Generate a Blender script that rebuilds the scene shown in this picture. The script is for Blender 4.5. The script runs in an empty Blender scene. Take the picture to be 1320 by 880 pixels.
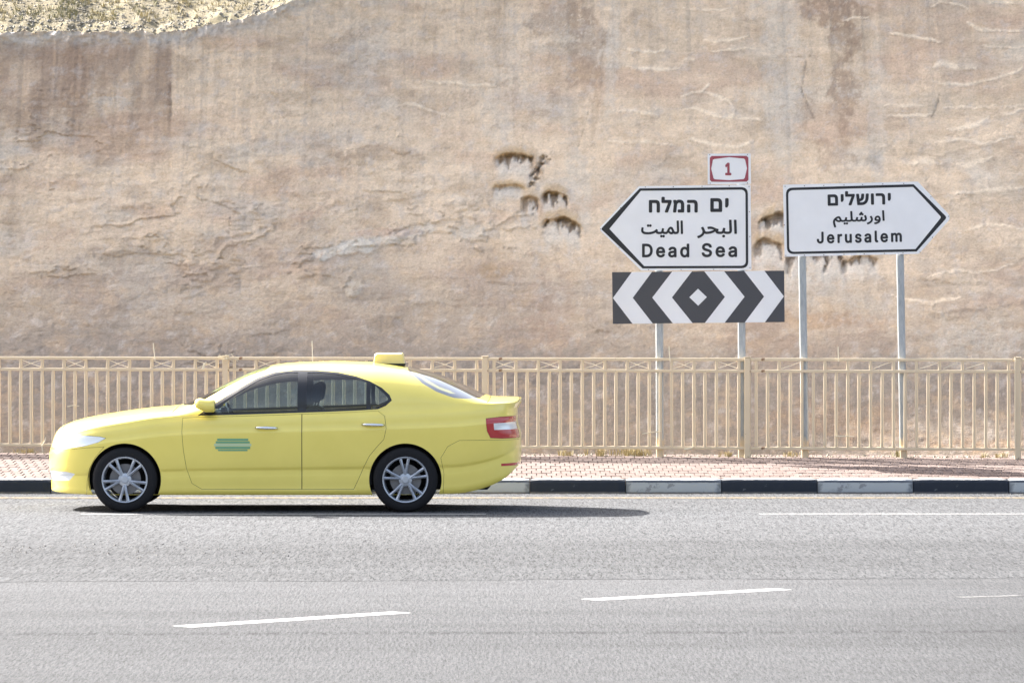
import bpy, bmesh, math, random
import numpy as np
from mathutils import Vector, Matrix
from mathutils.geometry import delaunay_2d_cdt

R = math.radians
random.seed(7)
scene = bpy.context.scene
COL = scene.collection

# ------------------------------------------------------------------ camera
EYE = 2.24            # camera height (m)
FPX = 6400.0          # focal length in pixels of a 1320 px wide frame
HOR = 359.0           # image row of the horizon in that frame
cam_d = bpy.data.cameras.new('camera')
cam = bpy.data.objects.new('camera', cam_d)
COL.objects.link(cam)
cam.location = (0, 0, EYE)
cam.rotation_euler = (R(90), 0, 0)
cam_d.sensor_width = 36.0
cam_d.lens = 36.0 * FPX / 1320.0
cam_d.shift_y = -(440.0 - HOR) / 1320.0
cam_d.clip_start = 0.1
cam_d.clip_end = 3000.0
scene.camera = cam

# ------------------------------------------------------------------ light
SUN_VEC = Vector((-1.14, 0.92, 1.0)).normalized()     # towards the sun
elev = math.asin(SUN_VEC.z)
azim = math.atan2(SUN_VEC.x, SUN_VEC.y)
world = bpy.data.worlds.new('World')
scene.world = world
world.use_nodes = True
wn = world.node_tree.nodes
wl = world.node_tree.links
wn.clear()
sky = wn.new('ShaderNodeTexSky')
sky.sky_type = 'NISHITA'
sky.sun_disc = False
sky.sun_elevation = elev
sky.sun_rotation = azim
sky.air_density = 1.0
sky.dust_density = 6.0
sky.ozone_density = 1.0
bgn = wn.new('ShaderNodeBackground')
bgn.inputs['Strength'].default_value = 0.10
wo = wn.new('ShaderNodeOutputWorld')
hsv = wn.new('ShaderNodeHueSaturation'); hsv.inputs['Saturation'].default_value = 0.72   # pale, dusty desert sky
wl.new(sky.outputs[0], hsv.inputs['Color'])
wl.new(hsv.outputs[0], bgn.inputs[0])
wl.new(bgn.outputs[0], wo.inputs[0])
sun_d = bpy.data.lights.new('sun', 'SUN')
sun_d.energy = 5.0
sun_d.angle = R(0.5)
sun_d.color = (1.0, 0.955, 0.89)
sun = bpy.data.objects.new('sun', sun_d)
COL.objects.link(sun)
sun.rotation_euler = SUN_VEC.to_track_quat('Z', 'Y').to_euler()
sun.location = (0, 40, 60)
scene.view_settings.view_transform = 'Standard'
scene.view_settings.look = 'None'
scene.view_settings.exposure = 2.37
scene.view_settings.gamma = 1.0
scene.view_settings.use_curve_mapping = False

# ------------------------------------------------------------------ helpers
def tag(o, label=None, cat=None, group=None, kind=None):
    if label: o['label'] = label
    if cat: o['category'] = cat
    if group: o['group'] = group
    if kind: o['kind'] = kind
    return o

def link(name, data, parent=None):
    o = bpy.data.objects.new(name, data)
    COL.objects.link(o)
    if parent: o.parent = parent
    return o

def mesh_py(name, V, F, m, parent=None, smooth=False, mats=None, fm=None):
    me = bpy.data.meshes.new(name)
    me.from_pydata([tuple(v) for v in V], [], [tuple(f) for f in F])
    for k in (mats or [m]): me.materials.append(k)
    if fm is not None: me.polygons.foreach_set('material_index', fm)
    if smooth: me.polygons.foreach_set('use_smooth', [True] * len(me.polygons))
    me.update()
    return link(name, me, parent)

def mesh_bm(name, bm, m, parent=None, smooth=False):
    me = bpy.data.meshes.new(name)
    bm.normal_update()
    bm.to_mesh(me); bm.free()
    me.materials.append(m)
    if smooth: me.polygons.foreach_set('use_smooth', [True] * len(me.polygons))
    return link(name, me, parent)

def grid_mesh(name, X, Y, Z, m, col=None, parent=None, smooth=True):
    """X, Y, Z: 2-D arrays (rows, cols) -> one quad grid mesh, col: (rows, cols, 3) linear colour"""
    r, c = X.shape
    me = bpy.data.meshes.new(name)
    n = r * c
    me.vertices.add(n)
    me.vertices.foreach_set('co', np.stack([X, Y, Z], -1).astype(np.float32).ravel())
    i = np.arange(n).reshape(r, c)
    q = np.stack([i[:-1, :-1], i[:-1, 1:], i[1:, 1:], i[1:, :-1]], -1).reshape(-1, 4)
    me.loops.add(q.size)
    me.loops.foreach_set('vertex_index', q.ravel().astype(np.int32))
    me.polygons.add(len(q))
    me.polygons.foreach_set('loop_start', (np.arange(len(q)) * 4).astype(np.int32))
    me.polygons.foreach_set('loop_total', np.full(len(q), 4, np.int32))
    me.update(calc_edges=True)
    me.polygons.foreach_set('use_smooth', [smooth] * len(q))
    if col is not None:
        a = me.color_attributes.new('Tint', 'FLOAT_COLOR', 'POINT')
        cc = np.ones((n, 4), np.float32); cc[:, :3] = col.reshape(-1, 3)
        a.data.foreach_set('color', cc.ravel())
    me.materials.append(m)
    return link(name, me, parent)

def add_box(bm, x0, x1, y0, y1, z0, z1, bevel=0.0, seg=1):
    vs = [bm.verts.new((x, y, z)) for x in (x0, x1) for y in (y0, y1) for z in (z0, z1)]
    fs = [bm.faces.new([vs[i] for i in f]) for f in
          ((0, 1, 3, 2), (4, 6, 7, 5), (0, 4, 5, 1), (2, 3, 7, 6), (0, 2, 6, 4), (1, 5, 7, 3))]
    if bevel > 0:
        es = list({e for f in fs for e in f.edges})
        bmesh.ops.bevel(bm, geom=es, offset=bevel, segments=seg, affect='EDGES', profile=0.5)
    return vs

def add_tube(bm, pts, rad, n=6, caps=True):
    pts = [Vector(p) for p in pts]
    rad = rad if isinstance(rad, (list, tuple)) else [rad] * len(pts)
    rings = []
    for i, p in enumerate(pts):
        d = (pts[min(i + 1, len(pts) - 1)] - pts[max(i - 1, 0)]).normalized()
        a = d.orthogonal().normalized(); b = d.cross(a)
        rings.append([bm.verts.new(p + (a * math.cos(t) + b * math.sin(t)) * rad[i])
                      for t in [2 * math.pi * k / n for k in range(n)]])
    for r0, r1 in zip(rings, rings[1:]):
        for k in range(n): bm.faces.new((r0[k], r0[(k + 1) % n], r1[(k + 1) % n], r1[k]))
    if caps:
        bm.faces.new(rings[0][::-1]); bm.faces.new(rings[-1])

def add_lathe(bm, prof, n=32, axis='Y', closed=False):
    """prof: list of (radius, along-axis)"""
    rings = []
    for r, a in prof:
        ring = []
        for k in range(n):
            t = 2 * math.pi * k / n
            ring.append(bm.verts.new((r * math.cos(t), a, r * math.sin(t)) if axis == 'Y' else (r * math.cos(t), r * math.sin(t), a)))
        rings.append(ring)
    pr = list(zip(rings, rings[1:])) + ([(rings[-1], rings[0])] if closed else [])
    for r0, r1 in pr:
        for k in range(n): bm.faces.new((r0[k], r0[(k + 1) % n], r1[(k + 1) % n], r1[k]))

# ------------------------------------------------------------------ noise (numpy)
_rs = np.random.RandomState(5)
_ang = _rs.rand(512, 512) * 2 * np.pi
_GX = np.cos(_ang).astype(np.float32).ravel(); _GY = np.sin(_ang).astype(np.float32).ravel()

def vnoise(x, y, seed=0):
    """gradient noise, about -1..1"""
    ix = np.floor(x); iy = np.floor(y)
    fx = (x - ix).astype(np.float32); fy = (y - iy).astype(np.float32)
    ix = ix.astype(np.int32) + (seed * 131) % 509; iy = iy.astype(np.int32) + (seed * 277) % 503
    ux = fx * fx * fx * (fx * (fx * 6 - 15) + 10); uy = fy * fy * fy * (fy * (fy * 6 - 15) + 10)
    out = 0
    for dx in (0, 1):
        for dy in (0, 1):
            k = ((ix + dx) & 511) * 512 + ((iy + dy) & 511)
            g = _GX[k] * (fx - dx) + _GY[k] * (fy - dy)
            out = out + g * (ux if dx else 1 - ux) * (uy if dy else 1 - uy)
    return out * 1.5

def fbm(x, y, oct=4, seed=0, gain=0.5, lac=2.03):
    s = 0; a = 1.0; t = 0
    for o in range(oct):
        s = s + a * vnoise(x, y, seed + o * 17); t += a
        a *= gain; x = x * lac + 13.7; y = y * lac + 7.3
    return s / t * 1.4

def sstep(a, b, x):
    t = np.clip((x - a) / (b - a), 0, 1)
    return t * t * (3 - 2 * t)

def mixc(c, col, k):
    return c * (1 - k[..., None]) + np.array(col) * k[..., None]

# ------------------------------------------------------------------ materials
def new_mat(name, base=(0.5, 0.5, 0.5), rough=0.6, metal=0.0, spec=0.5, coat=0.0):
    m = bpy.data.materials.new(name); m.use_nodes = True
    b = m.node_tree.nodes['Principled BSDF']
    b.inputs['Base Color'].default_value = (*base, 1)
    b.inputs['Roughness'].default_value = rough
    b.inputs['Metallic'].default_value = metal
    b.inputs['Specular IOR Level'].default_value = spec
    b.inputs['Coat Weight'].default_value = coat
    b.inputs['Coat Roughness'].default_value = 0.04
    return m

class NT:
    def __init__(s, m): s.m = m; s.t = m.node_tree; s.b = s.t.nodes['Principled BSDF']
    def n(s, ty, **kw):
        nd = s.t.nodes.new(ty)
        for k, v in kw.items():
            if k in nd.inputs: nd.inputs[k].default_value = v
            else: setattr(nd, k, v)
        return nd
    def l(s, a, b): s.t.links.new(a, b)
    def coord(s, scale=(1, 1, 1), kind='Object', loc=(0, 0, 0)):
        tc = s.n('ShaderNodeTexCoord'); mp = s.n('ShaderNodeMapping')
        mp.inputs['Scale'].default_value = scale; mp.inputs['Location'].default_value = loc
        s.l(tc.outputs[kind], mp.inputs[0]); return mp.outputs[0]
    def noise(s, vec, scale, detail=4, rough=0.55, dist=0.0):
        nd = s.n('ShaderNodeTexNoise'); nd.inputs['Scale'].default_value = scale
        nd.inputs['Detail'].default_value = detail; nd.inputs['Roughness'].default_value = rough
        nd.inputs['Distortion'].default_value = dist
        s.l(vec, nd.inputs['Vector']); return nd.outputs[0]
    def voro(s, vec, scale, feature='F1', out='Distance'):
        nd = s.n('ShaderNodeTexVoronoi'); nd.feature = feature; nd.inputs['Scale'].default_value = scale
        s.l(vec, nd.inputs['Vector']); return nd.outputs[out]
    def ramp(s, fac, stops, interp='LINEAR'):
        nd = s.n('ShaderNodeValToRGB'); cr = nd.color_ramp; cr.interpolation = interp
        while len(cr.elements) < len(stops): cr.elements.new(0.5)
        for e, (p, c) in zip(cr.elements, stops):
            e.position = p; e.color = (c, c, c, 1) if isinstance(c, (int, float)) else (*c, 1)
        s.l(fac, nd.inputs[0]); return nd.outputs[0]
    def mix(s, fac, a, b, mode='MIX'):
        nd = s.n('ShaderNodeMix'); nd.data_type = 'RGBA'; nd.blend_type = mode
        for v, i in ((fac, 0), (a, 6), (b, 7)):
            if hasattr(v, 'is_linked'): s.l(v, nd.inputs[i])
            elif isinstance(v, (int, float)): nd.inputs[i].default_value = v if i == 0 else (v, v, v, 1)
            else: nd.inputs[i].default_value = (*v, 1)
        return nd.outputs[2]
    def math(s, op, a, b=0.0):
        nd = s.n('ShaderNodeMath'); nd.operation = op
        for v, i in ((a, 0), (b, 1)):
            if hasattr(v, 'is_linked'): s.l(v, nd.inputs[i])
            else: nd.inputs[i].default_value = v
        return nd.outputs[0]
    def bump(s, h, dist=0.01, strength=1.0):
        nd = s.n('ShaderNodeBump'); nd.inputs['Distance'].default_value = dist; nd.inputs['Strength'].default_value = strength
        s.l(h, nd.inputs['Height']); s.l(nd.outputs[0], s.b.inputs['Normal'])
    def sep(s, vec):
        nd = s.n('ShaderNodeSeparateXYZ'); s.l(vec, nd.inputs[0]); return nd.outputs
    def color(s, c): s.l(c, s.b.inputs['Base Color'])
    def rough(s, c): s.l(c, s.b.inputs['Roughness'])

# rock: painted mineral tint from the mesh, fine grain here
M_rock = new_mat('rock', rough=0.95, spec=0.15); t = NT(M_rock)
at = t.n('ShaderNodeAttribute'); at.attribute_name = 'Tint'
v = t.coord()
g = t.ramp(t.noise(v, 36, 6, 0.8), [(0.3, 0.78), (0.5, 1.0), (0.7, 1.15)])
g2 = t.ramp(t.noise(t.coord((1, 1, 3.5)), 3.5, 8, 0.75, 0.3), [(0.3, 0.88), (0.7, 1.10)])
c = t.mix(1.0, t.mix(1.0, at.outputs[0], g, 'MULTIPLY'), g2, 'MULTIPLY')
t.color(c)
hb = t.math('ADD', t.noise(t.coord((1, 1, 2.2)), 9, 9, 0.78), t.math('MULTIPLY', t.noise(v, 48, 4, 0.7), 0.45))
t.bump(hb, 0.026, 0.9)

def asphalt(name, sc, c0, c1, pits, seed, bands, joint=False):
    """bands: (distance from camera, tone) pairs - worn wheel tracks and surfacing strips"""
    m = new_mat(name, rough=0.95, spec=0.06); t = NT(m)
    v = t.coord((1, 0.07, 1), loc=(seed, 0, 0))       # grit is seen drawn out along the grazing view
    vo = t.coord(); p = t.sep(vo)
    mid = tuple((a_ + b_) / 2 for a_, b_ in zip(c0, c1))
    vc = t.sep(t.voro(v, sc * 1.15, out='Color'))[0]          # every grain of the aggregate has its own tone
    a = t.ramp(t.math('ADD', t.math('MULTIPLY', vc, 0.75), t.math('MULTIPLY', t.noise(v, sc * 0.7, 3, 0.7), 0.25)), [(0.12, c0), (0.32, mid), (0.85, c1)])
    w = t.ramp(t.noise(v, sc * 0.30, 2, 0.6), [(0.34, 0.88), (0.5, 1.0), (0.66, 1.08)])
    a = t.mix(1.0, a, w, 'MULTIPLY')
    wob = t.math('MULTIPLY', t.math('SUBTRACT', t.noise(t.coord((0.25, 0.5, 1)), 1.0, 5, 0.6), 0.5), 1.6)
    yy = t.math('ADD', t.math('ADD', p[1], wob), t.math('MULTIPLY', p[0], -0.03))
    lo, hi = bands[0][0], bands[-1][0]
    f = t.math('DIVIDE', t.math('SUBTRACT', yy, lo), hi - lo)
    a = t.mix(1.0, a, t.ramp(f, [((q - lo) / (hi - lo), k) for q, k in bands]), 'MULTIPLY')
    big = t.ramp(t.noise(t.coord((0.10, 1, 1)), 1.3, 5, 0.65), [(0.3, 0.88), (0.5, 1.0), (0.7, 1.09)])
    a = t.mix(1.0, a, big, 'MULTIPLY')
    vor = t.voro(t.coord((1, 0.12, 1)), sc * 0.30)
    pit = t.ramp(vor, [(0.03, 0.22), (0.14, 1.0)])
    msk = t.ramp(t.noise(t.coord((0.35, 0.6, 1)), 1.1, 4, 0.7), [(0.50, 0.15), (0.62, 1.0)])
    a = t.mix(1.0, a, t.mix(t.math('MULTIPLY', msk, pits * 0.8), 1.0, pit), 'MULTIPLY')
    if joint:
        rt = t.ramp(t.math('ADD', t.math('MULTIPLY', p[0], 0.12), t.math('MULTIPLY', t.noise(t.coord((0.3, 0.3, 1)), 1.2, 5, 0.7), 0.5)), [(0.42, 1.0), (0.75, 0.80)])
        a = t.mix(1.0, a, rt, 'MULTIPLY')
        jy = t.math('SUBTRACT', t.math('ADD', p[1], t.math('MULTIPLY', p[0], -0.042)), 31.45)
        jy = t.math('ADD', jy, t.math('MULTIPLY', t.math('SUBTRACT', t.noise(t.coord((1.4, 0, 0)), 1.5, 5, 0.7), 0.5), 0.35))
        band = t.math('SUBTRACT', 1.0, t.math('DIVIDE', t.math('ABSOLUTE', jy), 0.20)); band.node.use_clamp = True
        spk = t.ramp(t.noise(t.coord((1, 0.15, 1)), 16, 4, 0.75), [(0.44, 0.0), (0.56, 0.62)])
        a = t.mix(t.math('MULTIPLY', band, spk), a, (0.022, 0.022, 0.025))
    t.color(a)
    t.bump(t.math('ADD', t.noise(vo, sc * 0.9, 3, 0.7), t.math('MULTIPLY', vor, 0.6)), 0.010, 0.6)
    return m
M_road_far = asphalt('worn_asphalt', 88, (0.036, 0.0372, 0.0398), (0.095, 0.0978, 0.1035), 0.8, 0,
                     [(36, 0.94), (40.0, 0.86), (42.0, 0.90), (43.6, 1.08), (46.5, 1.14), (49.5, 1.06), (50.5, 1.04), (52, 0.92)])
M_road_near = asphalt('smooth_asphalt', 165, (0.046, 0.0472, 0.0502), (0.083, 0.0852, 0.0902), 0.25, 40,
                      [(20, 0.95), (29, 0.99), (31.0, 0.94), (33, 1.0), (35, 1.12), (36.8, 1.18)], True)
M_tar = new_mat('bitumen', (0.05, 0.05, 0.055), 0.7)

def road_paint(name, base, wear):
    m = new_mat(name, rough=0.7, spec=0.3); t = NT(m)
    k = t.ramp(t.noise(t.coord((1, 0.3, 1)), 26, 5, 0.75), [(wear - 0.06, 0.0), (wear + 0.06, 1.0)])
    t.color(t.mix(k, (0.06, 0.06, 0.062), base)); return m
M_paint_white = road_paint('white_road_paint', (0.42, 0.42, 0.42), 0.36)
M_paint_faint = road_paint('faded_white_road_paint', (0.13, 0.13, 0.13), 0.52)
M_paint_yellow = road_paint('yellow_road_paint', (0.25, 0.195, 0.11), 0.46)

M_soil = new_mat('dry_soil', rough=1.0, spec=0.1); t = NT(M_soil)
t.color(t.ramp(t.noise(t.coord(), 6, 8, 0.7), [(0.3, (0.20, 0.16, 0.12)), (0.7, (0.34, 0.28, 0.21))]))
t.bump(t.noise(t.coord(), 30, 5, 0.7), 0.03)
M_hill = new_mat('stony_hillside', rough=1.0, spec=0.1); t = NT(M_hill)
cc = t.ramp(t.noise(t.coord(), 5, 8, 0.75), [(0.3, (0.165, 0.14, 0.095)), (0.5, (0.205, 0.178, 0.125)), (0.72, (0.25, 0.225, 0.17))])
gr = t.ramp(t.noise(t.coord((1, 1, 1)), 1.7, 6, 0.75), [(0.52, 0.0), (0.66, 0.5)])
t.color(t.mix(gr, cc, (0.185, 0.168, 0.09)))
t.bump(t.noise(t.coord(), 22, 6, 0.75), 0.012)
M_stone = new_mat('pale_rubble', rough=1.0, spec=0.1); t = NT(M_stone)
t.color(t.ramp(t.noise(t.coord(), 9, 4, 0.6), [(0.3, (0.20, 0.182, 0.15)), (0.7, (0.29, 0.27, 0.235))]))
M_grass_dry = new_mat('dry_grass', (0.32, 0.27, 0.145), 0.8)
M_grass_green = new_mat('scrub_grass', (0.18, 0.168, 0.08), 0.8)
M_straw = new_mat('bleached_straw', (0.66, 0.60, 0.46), 0.8)

M_brick = new_mat('pink_paver', rough=0.9, spec=0.2); t = NT(M_brick)
oi = t.n('ShaderNodeObjectInfo'); at = t.n('ShaderNodeAttribute'); at.attribute_name = 'Tint'
c = t.ramp(oi.outputs['Random'], [(0.0, (0.128, 0.096, 0.086)), (0.5, (0.143, 0.108, 0.097)), (1.0, (0.158, 0.122, 0.111))])
c = t.mix(1.0, c, t.ramp(t.noise(t.coord(kind='Generated'), 6, 4), [(0.3, 0.88), (0.7, 1.08)]), 'MULTIPLY')
t.color(c); t.bump(t.noise(t.coord(), 80, 3), 0.004)
M_brick_v = new_mat('pink_paver_far', rough=0.9, spec=0.2); t = NT(M_brick_v)
at = t.n('ShaderNodeAttribute'); at.attribute_name = 'Tint'; t.color(at.outputs[0])
M_joint = new_mat('sandy_joint', (0.115, 0.09, 0.08), 1.0, spec=0.1)

def kerb_mat(name, face, wear_col, wlev, top):
    m = new_mat(name, rough=0.75, spec=0.35); t = NT(m)
    geo = t.n('ShaderNodeNewGeometry'); z = t.sep(geo.outputs['Position'])[2]
    n1 = t.noise(t.coord(kind='Object'), 7, 6, 0.75)
    k = t.ramp(n1, [(wlev, 0.0), (wlev + 0.05, 1.0)])
    body = t.mix(k, face, wear_col)
    zt = t.math('ADD', z, t.math('MULTIPLY', t.math('SUBTRACT', n1, 0.5), 0.02))
    tp = t.ramp(zt, [(0.142, 0.0), (0.1455, 1.0)])
    body = t.mix(tp, body, top)
    foot = t.ramp(zt, [(0.008, 1.0), (0.022, 0.0)])
    body = t.mix(foot, body, (0.16, 0.15, 0.14))
    t.color(body); t.bump(n1, 0.006, 0.6)
    return m, t, zt
M_kerb_black, _, _ = kerb_mat('black_kerb_paint', (0.018, 0.024, 0.036), (0.10, 0.11, 0.12), 0.64, (0.40, 0.39, 0.375))
M_kerb_white, t, zt = kerb_mat('white_kerb_paint', (0.40, 0.42, 0.43), (0.24, 0.25, 0.26), 0.56, (0.60, 0.59, 0.57))
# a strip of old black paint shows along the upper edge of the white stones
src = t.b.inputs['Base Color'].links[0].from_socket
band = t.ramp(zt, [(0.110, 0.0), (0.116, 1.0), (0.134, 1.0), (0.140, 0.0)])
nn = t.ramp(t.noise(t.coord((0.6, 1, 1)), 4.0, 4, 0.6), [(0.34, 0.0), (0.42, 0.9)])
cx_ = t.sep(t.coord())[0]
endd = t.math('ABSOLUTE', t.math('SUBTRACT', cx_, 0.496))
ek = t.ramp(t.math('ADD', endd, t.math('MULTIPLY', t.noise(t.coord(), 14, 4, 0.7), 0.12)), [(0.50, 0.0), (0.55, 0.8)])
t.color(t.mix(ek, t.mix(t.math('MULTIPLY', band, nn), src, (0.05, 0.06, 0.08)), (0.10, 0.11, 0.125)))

def painted_steel(name, base, rust, lev=0.66, rough=0.55):
    m = new_mat(name, rough=rough, spec=0.4); t = NT(m)
    n1 = t.noise(t.coord(), 9, 6, 0.7)
    k = t.ramp(n1, [(lev, 0.0), (lev + 0.04, 1.0)])
    b = t.mix(t.ramp(t.noise(t.coord(), 2.5, 3), [(0.3, 0.0), (0.7, 1.0)]), tuple(x * 0.92 for x in base), tuple(min(1, x * 1.06) for x in base))
    t.color(t.mix(k, b, rust)); return m
M_rail = painted_steel('beige_rail_paint', (0.64, 0.53, 0.375), (0.20, 0.11, 0.06), 0.61)
M_galv = new_mat('galvanised_steel', rough=0.5, metal=0.35, spec=0.5); t = NT(M_galv)
geo = t.n('ShaderNodeNewGeometry'); z = t.sep(geo.outputs['Position'])[2]
n1 = t.noise(t.coord((1, 1, 0.3)), 14, 5, 0.7)
gv = t.ramp(n1, [(0.3, (0.27, 0.30, 0.32)), (0.5, (0.36, 0.39, 0.41)), (0.72, (0.47, 0.49, 0.50))])
zz = t.math('ADD', z, t.math('MULTIPLY', n1, 0.22))
t.color(t.mix(t.ramp(zz, [(0.55, 1.0), (0.58, 0.0)]), gv, (0.56, 0.47, 0.34)))
M_galv_back = new_mat('sign_back_metal', (0.40, 0.41, 0.42), 0.5, 0.5)

def sign_face(name, base, lev=0.68):
    m = new_mat(name, rough=0.45, spec=0.4); t = NT(m)
    k = t.ramp(t.noise(t.coord((1, 1, 0.5)), 30, 5, 0.8), [(lev, 0.0), (lev + 0.05, 0.5)])
    b = t.mix(t.ramp(t.noise(t.coord(), 3, 4), [(0.3, 0.0), (0.7, 1.0)]), tuple(x * 0.93 for x in base), base)
    t.color(t.mix(k, b, tuple(x * 0.6 for x in base))); return m
M_sign_white = sign_face('sign_white', (0.76, 0.775, 0.80), 0.66)
M_sign_black = sign_face('sign_black', (0.016, 0.018, 0.024), 0.72)
M_sign_grey = sign_face('chevron_charcoal', (0.058, 0.061, 0.073), 0.70)
M_sign_red = sign_face('faded_red', (0.30, 0.065, 0.09), 0.60)
M_bolt = new_mat('rusty_bolt', (0.10, 0.075, 0.06), 0.6, 0.3)

M_taxi = new_mat('taxi_yellow', (0.66, 0.56, 0.115), 0.32, 0.0, 0.5, 0.8); t = NT(M_taxi)
t.color(t.mix(t.ramp(t.noise(t.coord(), 2.2, 4, 0.6), [(0.3, 0.0), (0.7, 1.0)]), (0.77, 0.635, 0.125), (0.82, 0.68, 0.145)))
dz = t.sep(t.coord())[2]
M_trim = new_mat('black_trim', (0.012, 0.013, 0.016), 0.35)
M_plastic = new_mat('dark_plastic', (0.02, 0.02, 0.022), 0.7)
M_rubber = new_mat('tyre_rubber', (0.013, 0.013, 0.015), 0.85, spec=0.25); t = NT(M_rubber)
t.bump(t.noise(t.coord(), 60, 3), 0.003)
M_alloy = new_mat('alloy', (0.42, 0.45, 0.50), 0.38, 0.55)
M_disc = new_mat('brake_disc', (0.18, 0.18, 0.19), 0.45, 0.8)
M_chrome = new_mat('satin_chrome', (0.75, 0.77, 0.80), 0.18, 0.9)
M_seat = new_mat('seat_cloth', (0.035, 0.037, 0.042), 0.9)
M_lamp_red = new_mat('red_lens', (0.42, 0.025, 0.03), 0.15, coat=0.6)
M_lamp_clear = new_mat('clear_lens', (0.72, 0.75, 0.78), 0.12, 0.2, coat=0.8)
M_emblem_green = new_mat('emblem_green', (0.16, 0.36, 0.20), 0.4)
M_emblem_pale = new_mat('emblem_pale', (0.48, 0.58, 0.36), 0.4)
M_sign_lamp = new_mat('taxi_sign_plastic', (0.68, 0.58, 0.25), 0.4)

def glass(name, tint, refl):
    m = bpy.data.materials.new(name); m.use_nodes = True
    nt = m.node_tree; nt.nodes.clear()
    tr = nt.nodes.new('ShaderNodeBsdfTransparent'); tr.inputs[0].default_value = (*tint, 1)
    gl = nt.nodes.new('ShaderNodeBsdfGlossy'); gl.inputs['Roughness'].default_value = 0.03
    fr = nt.nodes.new('ShaderNodeFresnel'); fr.inputs[0].default_value = 1.5
    ad = nt.nodes.new('ShaderNodeMath'); ad.operation = 'MULTIPLY_ADD'; ad.inputs[1].default_value = 1.0; ad.inputs[2].default_value = refl
    mx = nt.nodes.new('ShaderNodeMixShader'); out = nt.nodes.new('ShaderNodeOutputMaterial')
    nt.links.new(fr.outputs[0], ad.inputs[0]); nt.links.new(ad.outputs[0], mx.inputs[0])
    nt.links.new(tr.outputs[0], mx.inputs[1]); nt.links.new(gl.outputs[0], mx.inputs[2]); nt.links.new(mx.outputs[0], out.inputs[0])
    return m
M_glass = glass('tinted_glass', (0.50, 0.60, 0.63), 0.03)
M_glass_sky = glass('coated_glass', (0.30, 0.36, 0.40), 0.45)
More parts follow.
